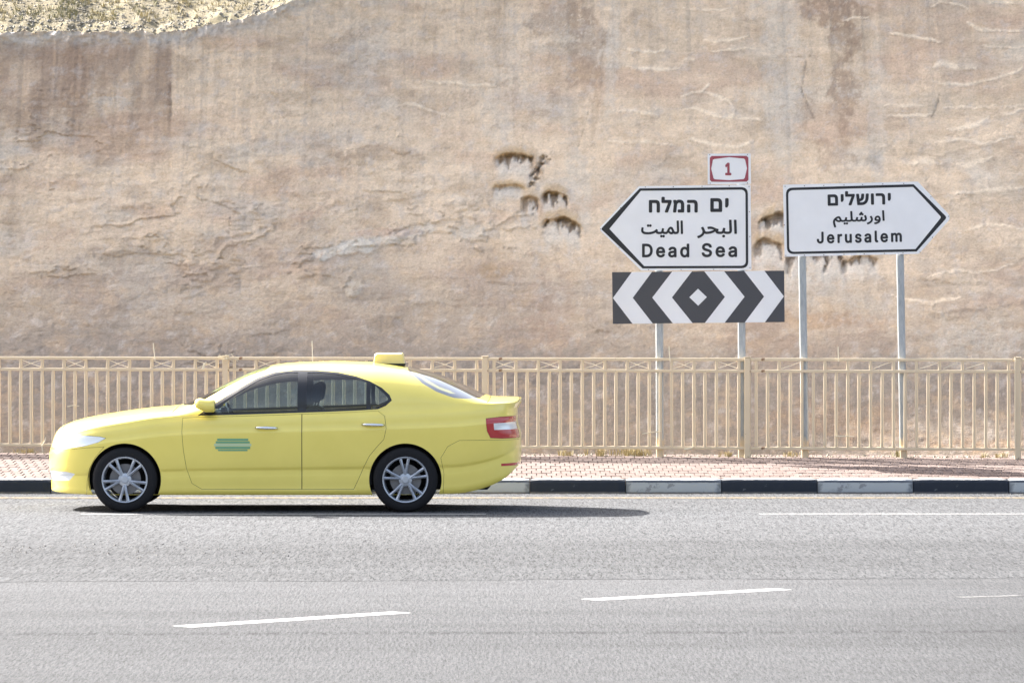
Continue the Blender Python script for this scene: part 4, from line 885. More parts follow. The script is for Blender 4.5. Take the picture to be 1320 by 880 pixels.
stalk([(1308.7, 578), (1308.6, 520), (1308.6, 460)], 0.006, 'long bleached stalk standing along the rightmost railing post')
stalk([(1216, 475), (1226, 471), (1234, 467)], 0.005, 'slanting pale straw between the upper rails right of the Jerusalem posts')
rr = random.Random(9)
bm = bmesh.new()
for _ in range(22):
    c0 = Vector((rr.gauss(0, 0.05), rr.gauss(-0.04, 0.02), rr.gauss(0, 0.02))); d0 = Vector((rr.gauss(0, 0.06), rr.gauss(0, 0.02), rr.gauss(0.015, 0.03)))
    add_tube(bm, [c0 - d0 * 0.6, c0 + Vector((0, 0, rr.gauss(0, 0.008))), c0 + d0 * 0.6], 0.0032, 4)
o = mesh_bm('straw_bundle', bm, M_straw); X_, Z_ = px_xz(291, 462, 55.6); o.location = (X_, fence_y(X_), Z_)
tag(o, label='tangle of straw caught on top of the railing post behind the taxi', cat='straw')

# ---- road signs -----------------------------------------------------------
def on_line(px, py, off):
    """point of the picture on a vertical plane parallel to the railing, off metres behind it"""
    k = (px - 660) / FPX; Yp = FY0 + off / math.cos(ang)
    X_ = k * Yp / (1 - k * FB); Y = Yp + FB * X_
    return X_ / math.cos(ang), EYE - (py - HOR) * Y / FPX
def prism(bm, poly, y0, y1):
    """poly: (x, z) list, facing -y"""
    if sum(a[0] * b[1] - b[0] * a[1] for a, b in zip(poly, poly[1:] + poly[:1])) < 0: poly = poly[::-1]
    f = [bm.verts.new((x, y0, z)) for x, z in poly]; b = [bm.verts.new((x, y1, z)) for x, z in poly]
    bm.faces.new(f); bm.faces.new(b[::-1])
    for i in range(len(poly)):
        j = (i + 1) % len(poly); bm.faces.new((f[j], f[i], b[i], b[j]))
def rounded(pts, rad, n=6):
    out = []
    for i, p in enumerate(pts):
        r = rad[i]
        if r <= 0: out += [p] * 1; continue
        p = Vector(p); a = (Vector(pts[i - 1]) - p).normalized(); b = (Vector(pts[(i + 1) % len(pts)]) - p).normalized()
        s0, s1 = p + a * r, p + b * r
        for k in range(n + 1):
            t_ = k / n; q = s0 * (1 - t_) ** 2 + p * 2 * t_ * (1 - t_) + s1 * t_ ** 2; out.append((q.x, q.y))
    return out
def ring(bm, outer, inner, y0, y1):
    n = len(outer)
    O = [bm.verts.new((x, y0, z)) for x, z in outer]; I = [bm.verts.new((x, y0, z)) for x, z in inner]
    O2 = [bm.verts.new((x, y1, z)) for x, z in outer]; I2 = [bm.verts.new((x, y1, z)) for x, z in inner]
    for i in range(n):
        j = (i + 1) % n
        bm.faces.new((O[i], O[j], I[j], I[i])); bm.faces.new((O[j], O[i], O2[i], O2[j])); bm.faces.new((I[i], I[j], I2[j], I2[i]))
    bmesh.ops.recalc_face_normals(bm, faces=bm.faces)
def inpoly(P, poly):
    x, y = P[:, 0], P[:, 1]; c_ = np.zeros(len(P), bool); n = len(poly)
    for i in range(n):
        x0_, y0_ = poly[i]; x1__, y1_ = poly[(i + 1) % n]
        if y0_ == y1_: continue
        k = ((y0_ > y) != (y1_ > y)) & (x < (x1__ - x0_) * (y - y0_) / (y1_ - y0_) + x0_); c_ ^= k
    return c_
def lettering(key, box, off, yface, m, parent, bold, rot=0.0):
    """box: picture rectangle (x0, y0, x1, y1) the word fills"""
    P = [[tuple(int(c) / 1000 for c in q.split(',')) for q in s.split()] for s in GLYPHS[key].split('|')]
    xs_ = [p[0] for s in P for p in s]; zs_ = [p[1] for s in P for p in s]
    (ax, az), (bx, bz) = on_line(box[0], box[3], off), on_line(box[2], box[1], off)
    ax += bold; az += bold; bx -= bold; bz -= bold
    kx = (bx - ax) / (max(xs_) - min(xs_)); kz = (bz - az) / (max(zs_) - min(zs_))
    mx_, mz_ = (ax + bx) / 2, (az + bz) / 2
    pts_, eds_, pols_ = [], [], []
    for s in P:
        L_ = []
        for p in s:
            u, v_ = (p[0] - min(xs_)) * kx + ax - mx_, (p[1] - min(zs_)) * kz + az - mz_
            q = (mx_ + u * math.cos(rot) - v_ * math.sin(rot), mz_ + u * math.sin(rot) + v_ * math.cos(rot))
            if not L_ or math.hypot(q[0] - L_[-1][0], q[1] - L_[-1][1]) > 2e-4: L_.append(q)
        k = len(pts_); pts_ += L_; eds_ += [(k + i, k + (i + 1) % len(L_)) for i in range(len(L_))]; pols_.append(L_)
    o_ = delaunay_2d_cdt([Vector(p) for p in pts_], eds_, [], 1, 1e-6)
    V0 = [tuple(p) for p in o_[0]]; F0 = []
    T_ = [f for f in o_[2] if len(f) == 3]; C_ = np.array([[sum(V0[i][c] for i in f) / 3 for c in (0, 1)] for f in T_])
    wind = np.zeros(len(T_), int)
    for L_ in pols_:
        area = sum(a_[0] * b_[1] - b_[0] * a_[1] for a_, b_ in zip(L_, L_[1:] + L_[:1]))
        wind += inpoly(C_, L_) * (1 if area > 0 else -1)
    F0 = [list(f) for f, w_ in zip(T_, wind) if w_ != 0]
    V = []; F = []; nd = 10                      # the strokes are thickened by layers shifted round a small circle
    for k in range(nd):
        a_ = 2 * math.pi * k / nd
        dxk, dzk = bold * math.cos(a_), bold * math.sin(a_)
        off_ = len(V); V += [(q[0] + dxk, yface - 0.00025 * k, q[1] + dzk) for q in V0]; F += [[i + off_ for i in f] for f in F0]
    me = bpy.data.meshes.new('lettering'); me.from_pydata(V, [], F); me.update()
    me.materials.clear(); me.materials.append(m); me.name = 'lettering'
    return link('lettering', me, parent)
def bolts(parent, pts, yface):
    bm = bmesh.new()
    for px, py in pts:
        x, z = on_line(px, py, yface)
        prism(bm, [(x + 0.0055 * math.cos(a), z + 0.0055 * math.sin(a)) for a in [k * math.pi / 3 for k in range(6)]], yface - 0.004, yface)
    mesh_bm('bolt_heads', bm, M_bolt, parent)
def sign_root(name, label):
    o = link(name, None); o.location = (0, FY0, 0); o.rotation_euler = (0, 0, ang)
    return tag(o, label=label, cat='road sign')
def square_post(parent, px_top, px_bot, ztop):
    xb, _ = on_line(px_bot, 590, 0.065); xt, _ = on_line(px_top, 240, 0.065)
    bm = bmesh.new()
    add_box(bm, -0.041, 0.041, -0.041, 0.041, 0.0, ztop - 0.2, 0.022, 3)
    add_box(bm, -0.052, 0.052, -0.05, 0.05, 0.0, 0.012)
    o = mesh_bm('post', bm, M_galv, parent); o.location = (xb, 0.065, 0.2)
    o.rotation_euler = (0, math.atan2(xt - xb, 3.2), 0)
    return o
P_ = lambda pts, off: [on_line(x, y, off) for x, y in pts]
FACE = 0.0
# Dead Sea sign with its route plate and chevron board on two posts
S1 = sign_root('direction_sign', 'left-pointing white Dead Sea sign with a small route plate above and chevron board below')
x0 = on_line(902, 590, 0)[0]
S1.location = (x0 * math.cos(ang), FY0 + x0 * math.sin(ang), 0.0)
def shift_children(root, dx):
    for c in root.children: c.location.x -= dx
square_post(S1, 848.3, 849.8, 2.6); square_post(S1, 954.5, 955.5, 3.55)
W1 = [(823.5, 240), (967.4, 238), (968.6, 348), (826.5, 348.8), (771.5, 295)]
bm = bmesh.new(); prism(bm, rounded(P_(W1, FACE), [0.01, 0.012, 0.012, 0.01, 0.045]), 0.0, 0.012)
board = mesh_bm('sign_board', bm, M_sign_white, S1)
bm = bmesh.new()
ring(bm, rounded(P_([(824.6, 242.9), (964, 241.3), (964.6, 345.6), (828.3, 346.0), (774.6, 295.1)], FACE), [0, 0.075, 0.075, 0, 0.02]),
     rounded(P_([(826.2, 246.0), (960.9, 244.5), (961.4, 342.5), (830.4, 343.0), (785.5, 295.0)], FACE), [0, 0.055, 0.055, 0, 0.004]), -0.0015, 0.0005)
mesh_bm('border', bm, M_sign_black, S1)
for key, box, bold in (('melah', (836.4, 253.6, 899.5, 274.2), 0.0095), ('yam', (915.6, 255.4, 939.3, 273.4), 0.0095),
                       ('mayt', (826.4, 284.2, 880.6, 306.2), 0.0052), ('bahr', (898.6, 283.2, 950.0, 307.2), 0.0052),
                       ('dead', (827.6, 314.0, 888.6, 332.0), 0.0068), ('sea', (904.4, 313.2, 950.2, 331.6), 0.0068)):
    lettering(key, box, FACE, -0.0008, M_sign_black, S1, bold)
bolts(S1, [(832, 241.3), (868, 240.9), (905, 240.3), (940, 239.7), (965.6, 240.5), (966, 273), (966.5, 305), (966.8, 345), (920, 347.2), (878, 347.5), (836, 347.6), (798, 319), (800, 268), (774, 295)], -0.0003)
bm = bmesh.new(); prism(bm, rounded(P_([(912.2, 198.3), (967.5, 198.0), (968.0, 237.2), (912.4, 237.6)], FACE), [0.008] * 4), 0.0, 0.010)
mesh_bm('route_plate', bm, M_sign_white, S1)
bm = bmesh.new()
O_ = [(915, 203.5), (917.3, 201.2), (940, 201.0), (962.3, 201.0), (964.7, 203.2), (964.8, 217.5), (964.8, 232), (962.5, 234.3), (940, 234.5), (917.3, 234.4), (915.1, 232.2), (915, 217.5)]
I_ = [(919.0, 206.0), (921.0, 205.2), (940, 202.7), (959.0, 204.6), (960.5, 206.0), (962.9, 217.0), (960.0, 229.5), (958.5, 231.0), (940, 232.4), (921.5, 231.2), (919.8, 230.0), (916.8, 217.5)]
ring(bm, P_(O_, FACE), P_(I_, FACE), -0.0015, 0.0005); mesh_bm('border', bm, M_sign_red, S1)
lettering('one', (934.8, 209.8, 942.8, 226.2), FACE, -0.0008, M_sign_red, S1, 0.0075)
bolts(S1, [(915, 199.6), (963.6, 199.3), (915.5, 236.3), (963.6, 236)], -0.0003)
# chevron board
tl, tr, br_, bl_ = (789.0, 350.8), (1010.8, 348.8), (1011.4, 415.0), (790.0, 417.4)
def cb(u, v):      # u 0..222 along, v 0..1 down
    a = u / 222.0
    x = (tl[0] * (1 - a) + tr[0] * a) * (1 - v) + (bl_[0] * (1 - a) + br_[0] * a) * v
    y = (tl[1] * (1 - a) + tr[1] * a) * (1 - v) + (bl_[1] * (1 - a) + br_[1] * a) * v
    return (x, y)
bm = bmesh.new(); prism(bm, P_([tl, tr, br_, bl_], 0.0), 0.0, 0.012); mesh_bm('chevron_board', bm, M_sign_grey, S1)
bm = bmesh.new()
def cpoly(l): prism(bm, P_([cb(u, v) for u, v in l], 0.0), -0.0015, 0.0005)
for k in (0, 1):
    t0, t1, m0, m1 = (25.5, 51.5, 0.6, 26.2) if k == 0 else (77.5, 103.0, 51.4, 76.8)
    cpoly([(t0, 0), (t1, 0), (m1, .5), (t1, 1), (t0, 1), (m0, .5)])
    cpoly([(222 - t1, 0), (222 - t0, 0), (222 - m0, .5), (222 - t0, 1), (222 - t1, 1), (222 - m1, .5)])
cpoly([(110.6 - 11.3, .5), (110.6, .335), (110.6 + 11.3, .5), (110.6, .665)])
mesh_bm('white_chevrons', bm, M_sign_white, S1)
bm = bmesh.new()
for z_ in (1.84, 2.22, 2.6, 3.1): add_box(bm, on_line(846, 300, 0)[0] if z_ < 2.3 else on_line(905, 300, 0)[0], on_line(960, 300, 0)[0], 0.013, 0.023, z_ - 0.02, z_ + 0.02)
mesh_bm('bracket', bm, M_galv_back, S1)
shift_children(S1, x0)

# Jerusalem sign
S2 = sign_root('direction_sign', 'right-pointing white Jerusalem sign on two slightly leaning steel posts')
x1_ = on_line(1100, 590, 0)[0]
S2.location = (x1_ * math.cos(ang), FY0 + x1_ * math.sin(ang), 0.0)
square_post(S2, 1031.5, 1037.0, 3.1); square_post(S2, 1157.5, 1164.0, 3.1)
W2 = [(1009.3, 238.2), (1183.2, 234.1), (1226.6, 280.0), (1184.5, 327.2), (1011.4, 330.9)]
bm = bmesh.new(); prism(bm, rounded(P_(W2, FACE), [0.008, 0.01, 0.06, 0.01, 0.008]), 0.0, 0.012)
mesh_bm('sign_board', bm, M_sign_white, S2)
bm = bmesh.new()
ring(bm, rounded(P_([(1013.0, 242.2), (1177.8, 237.6), (1220.8, 280.3), (1181.6, 324.2), (1014.6, 327.6)], FACE), [0.075, 0, 0.03, 0, 0.075]),
     rounded(P_([(1016.0, 245.4), (1177.0, 241.0), (1213.4, 280.0), (1180.2, 321.0), (1017.5, 324.6)], FACE), [0.055, 0, 0.02, 0, 0.055]), -0.0015, 0.0005)
mesh_bm('border', bm, M_sign_black, S2)
lettering('yeru', (1066.8, 246.0, 1148.4, 264.6), FACE, -0.0008, M_sign_black, S2, 0.0078, R(1.3))
lettering('urshalim', (1073.6, 271.8, 1140.4, 292.6), FACE, -0.0008, M_sign_black, S2, 0.0042, R(1.3))
lettering('jer', (1052.8, 297.6, 1162.6, 313.2), FACE, -0.0008, M_sign_black, S2, 0.0062, R(1.1))
bolts(S2, [(1012, 240.4), (1037, 239.8), (1062, 239.2), (1088, 238.6), (1112, 238), (1138, 237.4), (1165, 236.7), (1200, 254), (1223, 279), (1202, 306), (1186, 325), (1164, 326), (1140, 326.6), (1114, 327.2), (1088, 327.8), (1062, 328.4), (1037, 329), (1013, 329.3), (1011, 290)], -0.0003)
bm = bmesh.new()
for z_ in (2.75, 3.15): add_box(bm, on_line(1018, 300, 0)[0], on_line(1175, 300, 0)[0], 0.013, 0.023, z_ - 0.02, z_ + 0.02)
mesh_bm('bracket', bm, M_galv_back, S2)
shift_children(S2, x1_)

# ================================================================== THE TAXI
# built in its own frame: x = metres back from the nose, y = -left (near) side .. +right side, z up
NEAR_Y = 47.62; KPX = 134.4; XN = (54 - 660) / KPX
taxi = link('taxi', None); taxi.location = (XN + 2.3, NEAR_Y + 0.905, 0.0)
tag(taxi, label='yellow taxi saloon driving left, with a roof sign and a green door emblem', cat='taxi')
LEN = 4.60
U = lambda px: (px - 56) / KPX
ZZ = lambda py: (660 - py) / KPX
def pchip(xs_, ys_):
    xs_ = np.array(xs_, float); ys_ = np.array(ys_, float); hh = np.diff(xs_); dl = np.diff(ys_) / hh
    d = np.zeros_like(xs_)
    for i in range(1, len(xs_) - 1):
        if dl[i - 1] * dl[i] > 0:
            w1 = 2 * hh[i] + hh[i - 1]; w2 = hh[i] + 2 * hh[i - 1]; d[i] = (w1 + w2) / (w1 / dl[i - 1] + w2 / dl[i])
    d[0] = dl[0]; d[-1] = dl[-1]
    def f(x):
        x = np.clip(np.asarray(x, float), xs_[0], xs_[-1]); i = np.clip(np.searchsorted(xs_, x) - 1, 0, len(hh) - 1)
        t_ = (x - xs_[i]) / hh[i]; H = hh[i]
        return ((2 * t_**3 - 3 * t_**2 + 1) * ys_[i] + (t_**3 - 2 * t_**2 + t_) * H * d[i] + (-2 * t_**3 + 3 * t_**2) * ys_[i + 1] + (t_**3 - t_**2) * H * d[i + 1])
    return f
zt_f = pchip([0, .04, .14, .33, .63, 1.0, 1.28, 1.42, 1.75, 2.02, 2.22, 2.45, 2.80, 3.15, 3.45, 3.75, 4.02, 4.22, 4.34, 4.50, 4.60],
             [.73, .785, .835, .885, .935, .985, 1.012, 1.065, 1.235, 1.355, 1.405, 1.425, 1.435, 1.425, 1.39, 1.32, 1.215, 1.125, 1.09, 1.088, 1.082])
zb_f = pchip([0, .10, .44, .80, 1.1, 1.5, 2.2, 3.3, 3.9, 4.3, 4.6], [.64, .695, .785, .845, .895, .928, .952, .988, 1.012, 1.035, 1.04])
z0_f = pchip([0, .06, .25, .6, 1.1, 3.1, 3.95, 4.18, 4.42, 4.55, 4.6], [.20, .185, .17, .165, .165, .165, .175, .215, .31, .42, .47])
def W_f(u):
    u = np.asarray(u, float)
    a = np.clip(1 - u / 0.82, 0, 1); b = np.clip((u - 3.85) / 0.75, 0, 1)
    return 0.900 * (1 - a ** 2.6) ** 0.36 * (1 - b ** 4.4) ** 0.27 - 0.012 * np.clip(np.abs(u - 2.3) / 2.3, 0, 1) ** 2
prof_f = pchip([0, .05, .09, .20, .30, .335, .5, .70, .765, .80, .92, 1.0], [.945, .975, .972, .976, .972, .984, .997, 1.002, 1.0035, .993, .984, .955])
def gh_f(u):       # how much greenhouse (0 over bonnet and boot, 1 at the cabin)
    return np.clip((zt_f(u) - zb_f(u) - 0.06) / 0.3, 0, 1)
def surf(u, s, inset=0.0):
    u = np.asarray(u, float); s = np.asarray(s, float)
    W_ = W_f(u); zb, zt, z0 = zb_f(u), zt_f(u), z0_f(u)
    sl = np.clip(s, 0, 1); zl = z0 + (zb - z0) * sl; yl = W_ * prof_f(sl)
    th = np.clip(s - 1, 0, 1) * np.pi / 2; g_ = gh_f(u)
    nn = 2.2 * (1 - g_) + 2.9 * g_; mm = 1.6 * (1 - g_) + 2.5 * g_
    yb = W_ * prof_f(1.0)
    yu = yb * np.clip(np.cos(th), 0, 1) ** (2 / nn); zu = zb + (zt - zb) * np.clip(np.sin(th), 0, 1) ** (2 / mm)
    y = np.where(s <= 1, yl, yu); z = np.where(s <= 1, zl, zu)
    # shear of the end faces: bonnet edge leans back, tail tucks in
    wn_ = np.clip(1 - u / 0.9, 0, 1) ** 2; wt = np.clip((u - 4.0) / 0.6, 0, 1) ** 2
    x = u + wn_ * (0.07 * sstep(0.50, 0.85, z) + 0.02 * sstep(0.42, 0.25, z)) - wt * (0.035 * sstep(0.72, 0.86, z) * sstep(1.06, 0.98, z))
    return x, y, z
def s_of(u, z):
    zb, zt, z0 = zb_f(u), zt_f(u), z0_f(u); g_ = gh_f(u); mm = 1.6 * (1 - g_) + 2.5 * g_
    lo = (z - z0) / (zb - z0)
    up = 1 + np.arcsin(np.clip((z - zb) / np.maximum(zt - zb, 1e-6), 0, 1) ** (mm / 2)) * 2 / np.pi
    return np.where(z <= zb, np.clip(lo, 0, 1), up)
SK = 0.62
def dens(poly, step=0.03, closed=True):
    out = []; n = len(poly)
    for i in range(n if closed else n - 1):
        a, b = poly[i], poly[(i + 1) % n]; k = max(1, int(math.hypot(b[0] - a[0], b[1] - a[1]) / step))
        out += [(a[0] + (b[0] - a[0]) * j / k, a[1] + (b[1] - a[1]) * j / k) for j in range(k)]
    return out
def inset(poly, d):
    """shrink a polygon by d"""
    if sum(a[0] * b[1] - b[0] * a[1] for a, b in zip(poly, poly[1:] + poly[:1])) < 0: poly = poly[::-1]
    out = []; n = len(poly)
    for i in range(n):
        p0, p1, p2 = Vector(poly[i - 1]), Vector(poly[i]), Vector(poly[(i + 1) % n])
        e0 = (p1 - p0).normalized(); e1 = (p2 - p1).normalized()
        n0 = Vector((-e0.y, e0.x)); n1 = Vector((-e1.y, e1.x)); m_ = n0 + n1
        if m_.length < 1e-6: m_ = n0
        m_.normalize(); k = d / max(0.35, m_.dot(n0)); q = p1 + m_ * k; out.append((q.x, q.y))
    return out
def to_dom(poly, step=0.03):
    P = dens(poly, step); u = np.array([p[0] for p in P]); z = np.array([p[1] for p in P])
    return [(float(a), float(b) * SK) for a, b in zip(u, s_of(u, z))]
def px_poly(l): return [(U(x), ZZ(y)) for x, y in l]
def smooth_poly(l, n=4):
    """rounded version of a polygon through its points"""
    out = []; m_ = len(l)
    for i in range(m_):
        p0, p1, p2, p3 = [np.array(l[(i + k) % m_], float) for k in (-1, 0, 1, 2)]
        for k in range(n):
            t_ = k / n
            q = 0.5 * ((2 * p1) + (-p0 + p2) * t_ + (2 * p0 - 5 * p1 + 4 * p2 - p3) * t_ ** 2 + (-p0 + 3 * p1 - 3 * p2 + p3) * t_ ** 3); out.append(tuple(q))
    return out
WU = (U(162.5), U(524.5)); WZC = 0.312; WR = 0.312; AR = 0.348
DLO = px_poly([(256, 535.8), (300, 534.6), (360, 532.8), (420, 530.8), (470, 528.6), (489, 527.3), (499, 523), (507, 516), (504, 509), (494, 500), (478, 491.5), (460, 485.2), (437, 480.4), (410, 478), (380, 477.8), (354, 480.5), (332, 487.5), (300, 506), (275, 522)])
fwin = px_poly([(270, 533.0), (330, 531.2), (385, 529.6), (385, 480.6), (372, 480.4), (355, 483.2), (334, 490.2), (303, 508.5), (280, 524)])
rwin = px_poly([(397, 529.2), (440, 527.8), (474, 526.2), (474, 492.8), (459, 487.6), (437, 483), (414, 480.8), (397, 480.5)])
qwin = px_poly([(480, 525.9), (488, 524.8), (496, 521), (502, 515.8), (500, 510.5), (491, 502), (480, 495.8)])
fdoor = px_poly([(237, 538.2), (256, 537.4), (300, 536.3), (360, 534.6), (391, 533.4), (391, 630.6), (262, 630.6), (249, 623), (242, 604), (238, 580), (236, 556)])
rdoor = px_poly([(391, 533.4), (420, 532.4), (470, 530.2), (489, 529), (498, 536), (500, 552), (497, 566), (487, 577), (478, 588), (471, 602), (464, 618), (458, 630.6), (391, 630.6)])
headl = px_poly([(58.5, 561.5), (75, 560.5), (105, 561), (130, 562.5), (138, 564.5), (128, 570), (108, 575.5), (85, 578.3), (58.5, 578)])
taill = px_poly([(629, 539), (650, 537), (672.2, 536.4), (672.2, 565.4), (648, 565.4), (634, 564.5), (630, 556)])
tstripe = px_poly([(640, 545.6), (671.8, 544.2), (671.8, 553.6), (640, 554)])
reflx = px_poly([(648, 597.6), (672, 597.0), (672, 600.6), (648, 601)])
fog = px_poly([(57.6, 608.5), (84, 608.5), (97, 611), (88, 620), (57.6, 621)])
grille = [(0.0, 0.44), (0.012, 0.44), (0.012, 0.62), (0.0, 0.62)]
fbump = px_poly([(56.2, 579.8), (85, 580), (112, 577), (136, 575.5), (124, 590), (117, 604), (113, 620), (112, 637.6), (85, 637.0), (60, 634.5), (56.2, 632)])
rbump = px_poly([(594, 567.2), (630, 566.9), (680, 566.9), (680, 606), (668, 612), (650, 624), (620, 634), (592, 636.2), (573, 637), (574, 610), (570, 590), (579, 575)])
cyl = lambda uc, r: [(uc + r * math.cos(a), WZC + r * math.sin(a)) for a in np.linspace(-0.42, math.pi + 0.42, 40)]
arch = [cyl(w_, AR) for w_ in WU]
arch = [[(u, max(z, 0.10)) for u, z in a] for a in arch]
# windscreen, rear window, bonnet and boot are drawn on the upper shell: (u, s)
def upz(u, dz_):        # s of the point dz below the centre-line height
    return float(s_of(np.array(u), np.array(float(zt_f(u)) - dz_)))
wsl = [(1.30, 2.0), (1.33, 1.72), (1.42, 1.50), (1.55, upz(1.55, .050)), (1.70, upz(1.70, .045)), (1.85, upz(1.85, .040)), (2.0, upz(2.0, .036)), (2.12, upz(2.12, .034)), (2.15, 1.80), (2.17, 2.0)]
rwl = [(3.50, 2.0), (3.50, 1.75), (3.53, upz(3.53, .050)), (3.64, upz(3.64, .115)), (3.78, upz(3.78, .155)), (3.95, upz(3.95, .150)), (4.08, upz(4.08, .105)), (4.20, 1.42), (4.24, 1.75), (4.26, 2.0)]
hoodl = [(0.10, 2.0), (0.10, 1.5), (0.13, 1.20), (0.3, 1.12), (0.8, 1.10), (1.15, 1.12), (1.24, 1.3), (1.27, 1.6), (1.28, 2.0)]
bootl = [(4.30, 2.0), (4.29, 1.5), (4.27, 1.2), (4.35, 1.08), (4.50, 1.06), (4.57, 1.2), (4.585, 1.6), (4.587, 2.0)]
dom = lambda l: [(u, s * SK) for u, s in dens(l, 0.05, closed=True)]
GAP = 0.0038
regions = []        # (name, polygon in domain, priority order)
def reg(key, poly): regions.append((key, poly))
reg('hole', to_dom(arch[0])); reg('hole', to_dom(arch[1]))
reg('front_glass', to_dom(fwin)); reg('rear_glass', to_dom(rwin)); reg('quarter_glass', to_dom(smooth_poly(qwin, 2)))
reg('trim', to_dom(DLO))
reg('front_door', to_dom(inset(fdoor, GAP))); reg('gap', to_dom(fdoor))
reg('rear_door', to_dom(inset(rdoor, GAP))); reg('gap', to_dom(rdoor))
reg('tail_stripe', to_dom(tstripe)); reg('taillight', to_dom(inset(taill, 0.003))); reg('gap', to_dom(taill))
reg('headlight', to_dom(inset(headl, 0.003))); reg('gap', to_dom(headl))
reg('reflector', to_dom(reflx)); reg('fog_lamp', to_dom(fog)); reg('grille', to_dom(grille))
reg('front_bumper', to_dom(inset(fbump, 0.003))); reg('gap', to_dom(fbump)); reg('rear_bumper', to_dom(inset(rbump, 0.003))); reg('gap', to_dom(rbump))
reg('windscreen', dom(wsl)); reg('rear_window', dom(rwl))
reg('bonnet', dom(inset(hoodl, 0.006))); reg('gap', dom(hoodl)); reg('boot_lid', dom(inset(bootl, 0.006))); reg('gap', dom(bootl))
us = np.concatenate([[0, .002, .006, .012, .02, .03, .043, .058, .076, .098, .125, .155], np.arange(.19, 4.28, .04), [4.30, 4.34, 4.38, 4.42, 4.455, 4.485, 4.51, 4.532, 4.55, 4.565, 4.577, 4.587, 4.593, 4.5965, 4.5985, 4.5995, 4.60]])
ss = np.concatenate([np.sort(np.concatenate([np.linspace(0, 1, 22), [.30, .317, .345, .765, .782, .80, .82]])), 1 + (np.linspace(0, 1, 27)[1:]) ** 1.0])
pts = [(float(u), float(s) * SK) for s in ss for u in us]
nu = len(us); ns = len(ss)
edges = [(i, i + 1) for i in range(nu - 1)] + [((ns - 1) * nu + i, (ns - 1) * nu + i + 1) for i in range(nu - 1)] + \
        [(j * nu, (j + 1) * nu) for j in range(ns - 1)] + [(j * nu + nu - 1, (j + 1) * nu + nu - 1) for j in range(ns - 1)]
for key, poly in regions:
    k = len(pts)
    pl = [(min(max(p[0], 0.0), LEN), min(max(p[1], 0.0), 2.0 * SK)) for p in poly]
    pts += pl; edges += [(k + i, k + (i + 1) % len(pl)) for i in range(len(pl))]
out = delaunay_2d_cdt([Vector(p) for p in pts], edges, [], 1, 1e-5)
DV = np.array([(v_.x, v_.y) for v_ in out[0]]); DF = [f for f in out[2] if len(f) == 3]; DF = np.array(DF)
cen = DV[DF].mean(1)
lab_ = np.array(['body'] * len(DF), dtype=object); done = np.zeros(len(DF), bool)
for key, poly in regions:
    k = inpoly(cen, poly) & ~done; lab_[k] = key; done |= k
vx, vy, vz = surf(DV[:, 0], DV[:, 1] / SK)
vz_n = vz
P3 = np.stack([vx - 2.3, -vy, vz], -1)              # near (left) side
def patch(name, key, m, parent, sides=(0,), off=0.0, thick=0.0, smooth=True):
    F = DF[lab_ == key]
    if len(F) == 0: return None
    used = np.unique(F); remap = -np.ones(len(P3), int); remap[used] = np.arange(len(used))
    F2 = remap[F]; nrm = VN[used]; Vn = P3[used] + nrm * off
    allV = []; allF = []; allN = []
    for sd in sides:
        A = Vn.copy(); FF = F2.copy(); NN = nrm.copy()
        if sd == 1: A[:, 1] *= -1; NN[:, 1] *= -1; FF = FF[:, ::-1]
        k = sum(len(a) for a in allV); allV.append(A); allF.append(FF + k); allN.append(NN)
    V = np.concatenate(allV); F = np.concatenate(allF); N = np.concatenate(allN)
    o = mesh_py(name, V, F.tolist(), m, parent, smooth)
    bm = bmesh.new(); bm.from_mesh(o.data); lay = bm.verts.layers.float_vector.new('nrm')
    bm.verts.ensure_lookup_table()
    for v_, n_ in zip(bm.verts, N): v_[lay] = Vector(n_) if abs(v_.co.y) > 1e-4 else Vector((n_[0], 0, n_[2])).normalized()
    bmesh.ops.remove_doubles(bm, verts=bm.verts, dist=1e-5)
    bmesh.ops.dissolve_degenerate(bm, dist=1e-6, edges=bm.edges)
    if thick > 0:
        bm.normal_update()
        be = [e for e in bm.edges if e.is_boundary]
        r_ = bmesh.ops.extrude_edge_only(bm, edges=be); vs = [g_ for g_ in r_['geom'] if isinstance(g_, bmesh.types.BMVert)]
        for v_ in vs:
            yy = -1 if v_.co.y < 0 else 1
            v_.co.y -= yy * thick if abs(v_.co.y) > 0.02 else 0
            if abs(v_.co.y) <= 0.02 or v_.co.z > 1.1: v_.co.z -= thick
    cn = [tuple(v_[lay]) for v_ in bm.verts]
    bm.to_mesh(o.data); bm.free(); o.data.update()
    o.data.normals_split_custom_set_from_vertices(cn)
    return o
# shell normals
fn = np.cross(P3[DF[:, 1]] - P3[DF[:, 0]], P3[DF[:, 2]] - P3[DF[:, 0]])
flip = (fn[:, 1] > 0) & (np.abs(fn[:, 1]) > np.abs(fn[:, 2])) | (fn[:, 2] < 0) & (np.abs(fn[:, 2]) >= np.abs(fn[:, 1])) & (cen[:, 1] > 0.3)
if flip.mean() > 0.5: DF = DF[:, ::-1]; fn = -fn
def sp3(u, s_):
    x, y, z = surf(np.clip(u, 1e-4, LEN - 1e-4), np.clip(s_, 0.0, 2.0)); return np.stack([x - 2.3, -y, z], -1)
_u, _s = DV[:, 0], DV[:, 1] / SK; _eu = 0.006; _es = 0.010
_uu = np.clip(_u, 0.0065, LEN - 0.0065); _ss = np.clip(_s, 0.011, 1.989)
VN = np.cross(sp3(_uu + _eu, _ss) - sp3(_uu - _eu, _ss), sp3(_uu, _ss + _es) - sp3(_uu, _ss - _es))
VN /= np.maximum(np.linalg.norm(VN, axis=1, keepdims=True), 1e-9)
mid_ = (_s > 0.4) & (_s < 0.9)
if VN[mid_, 1].mean() > 0: VN = -VN
B2 = (0, 1)
body = patch('body', 'body', M_taxi, taxi, B2, 0, 0.012)
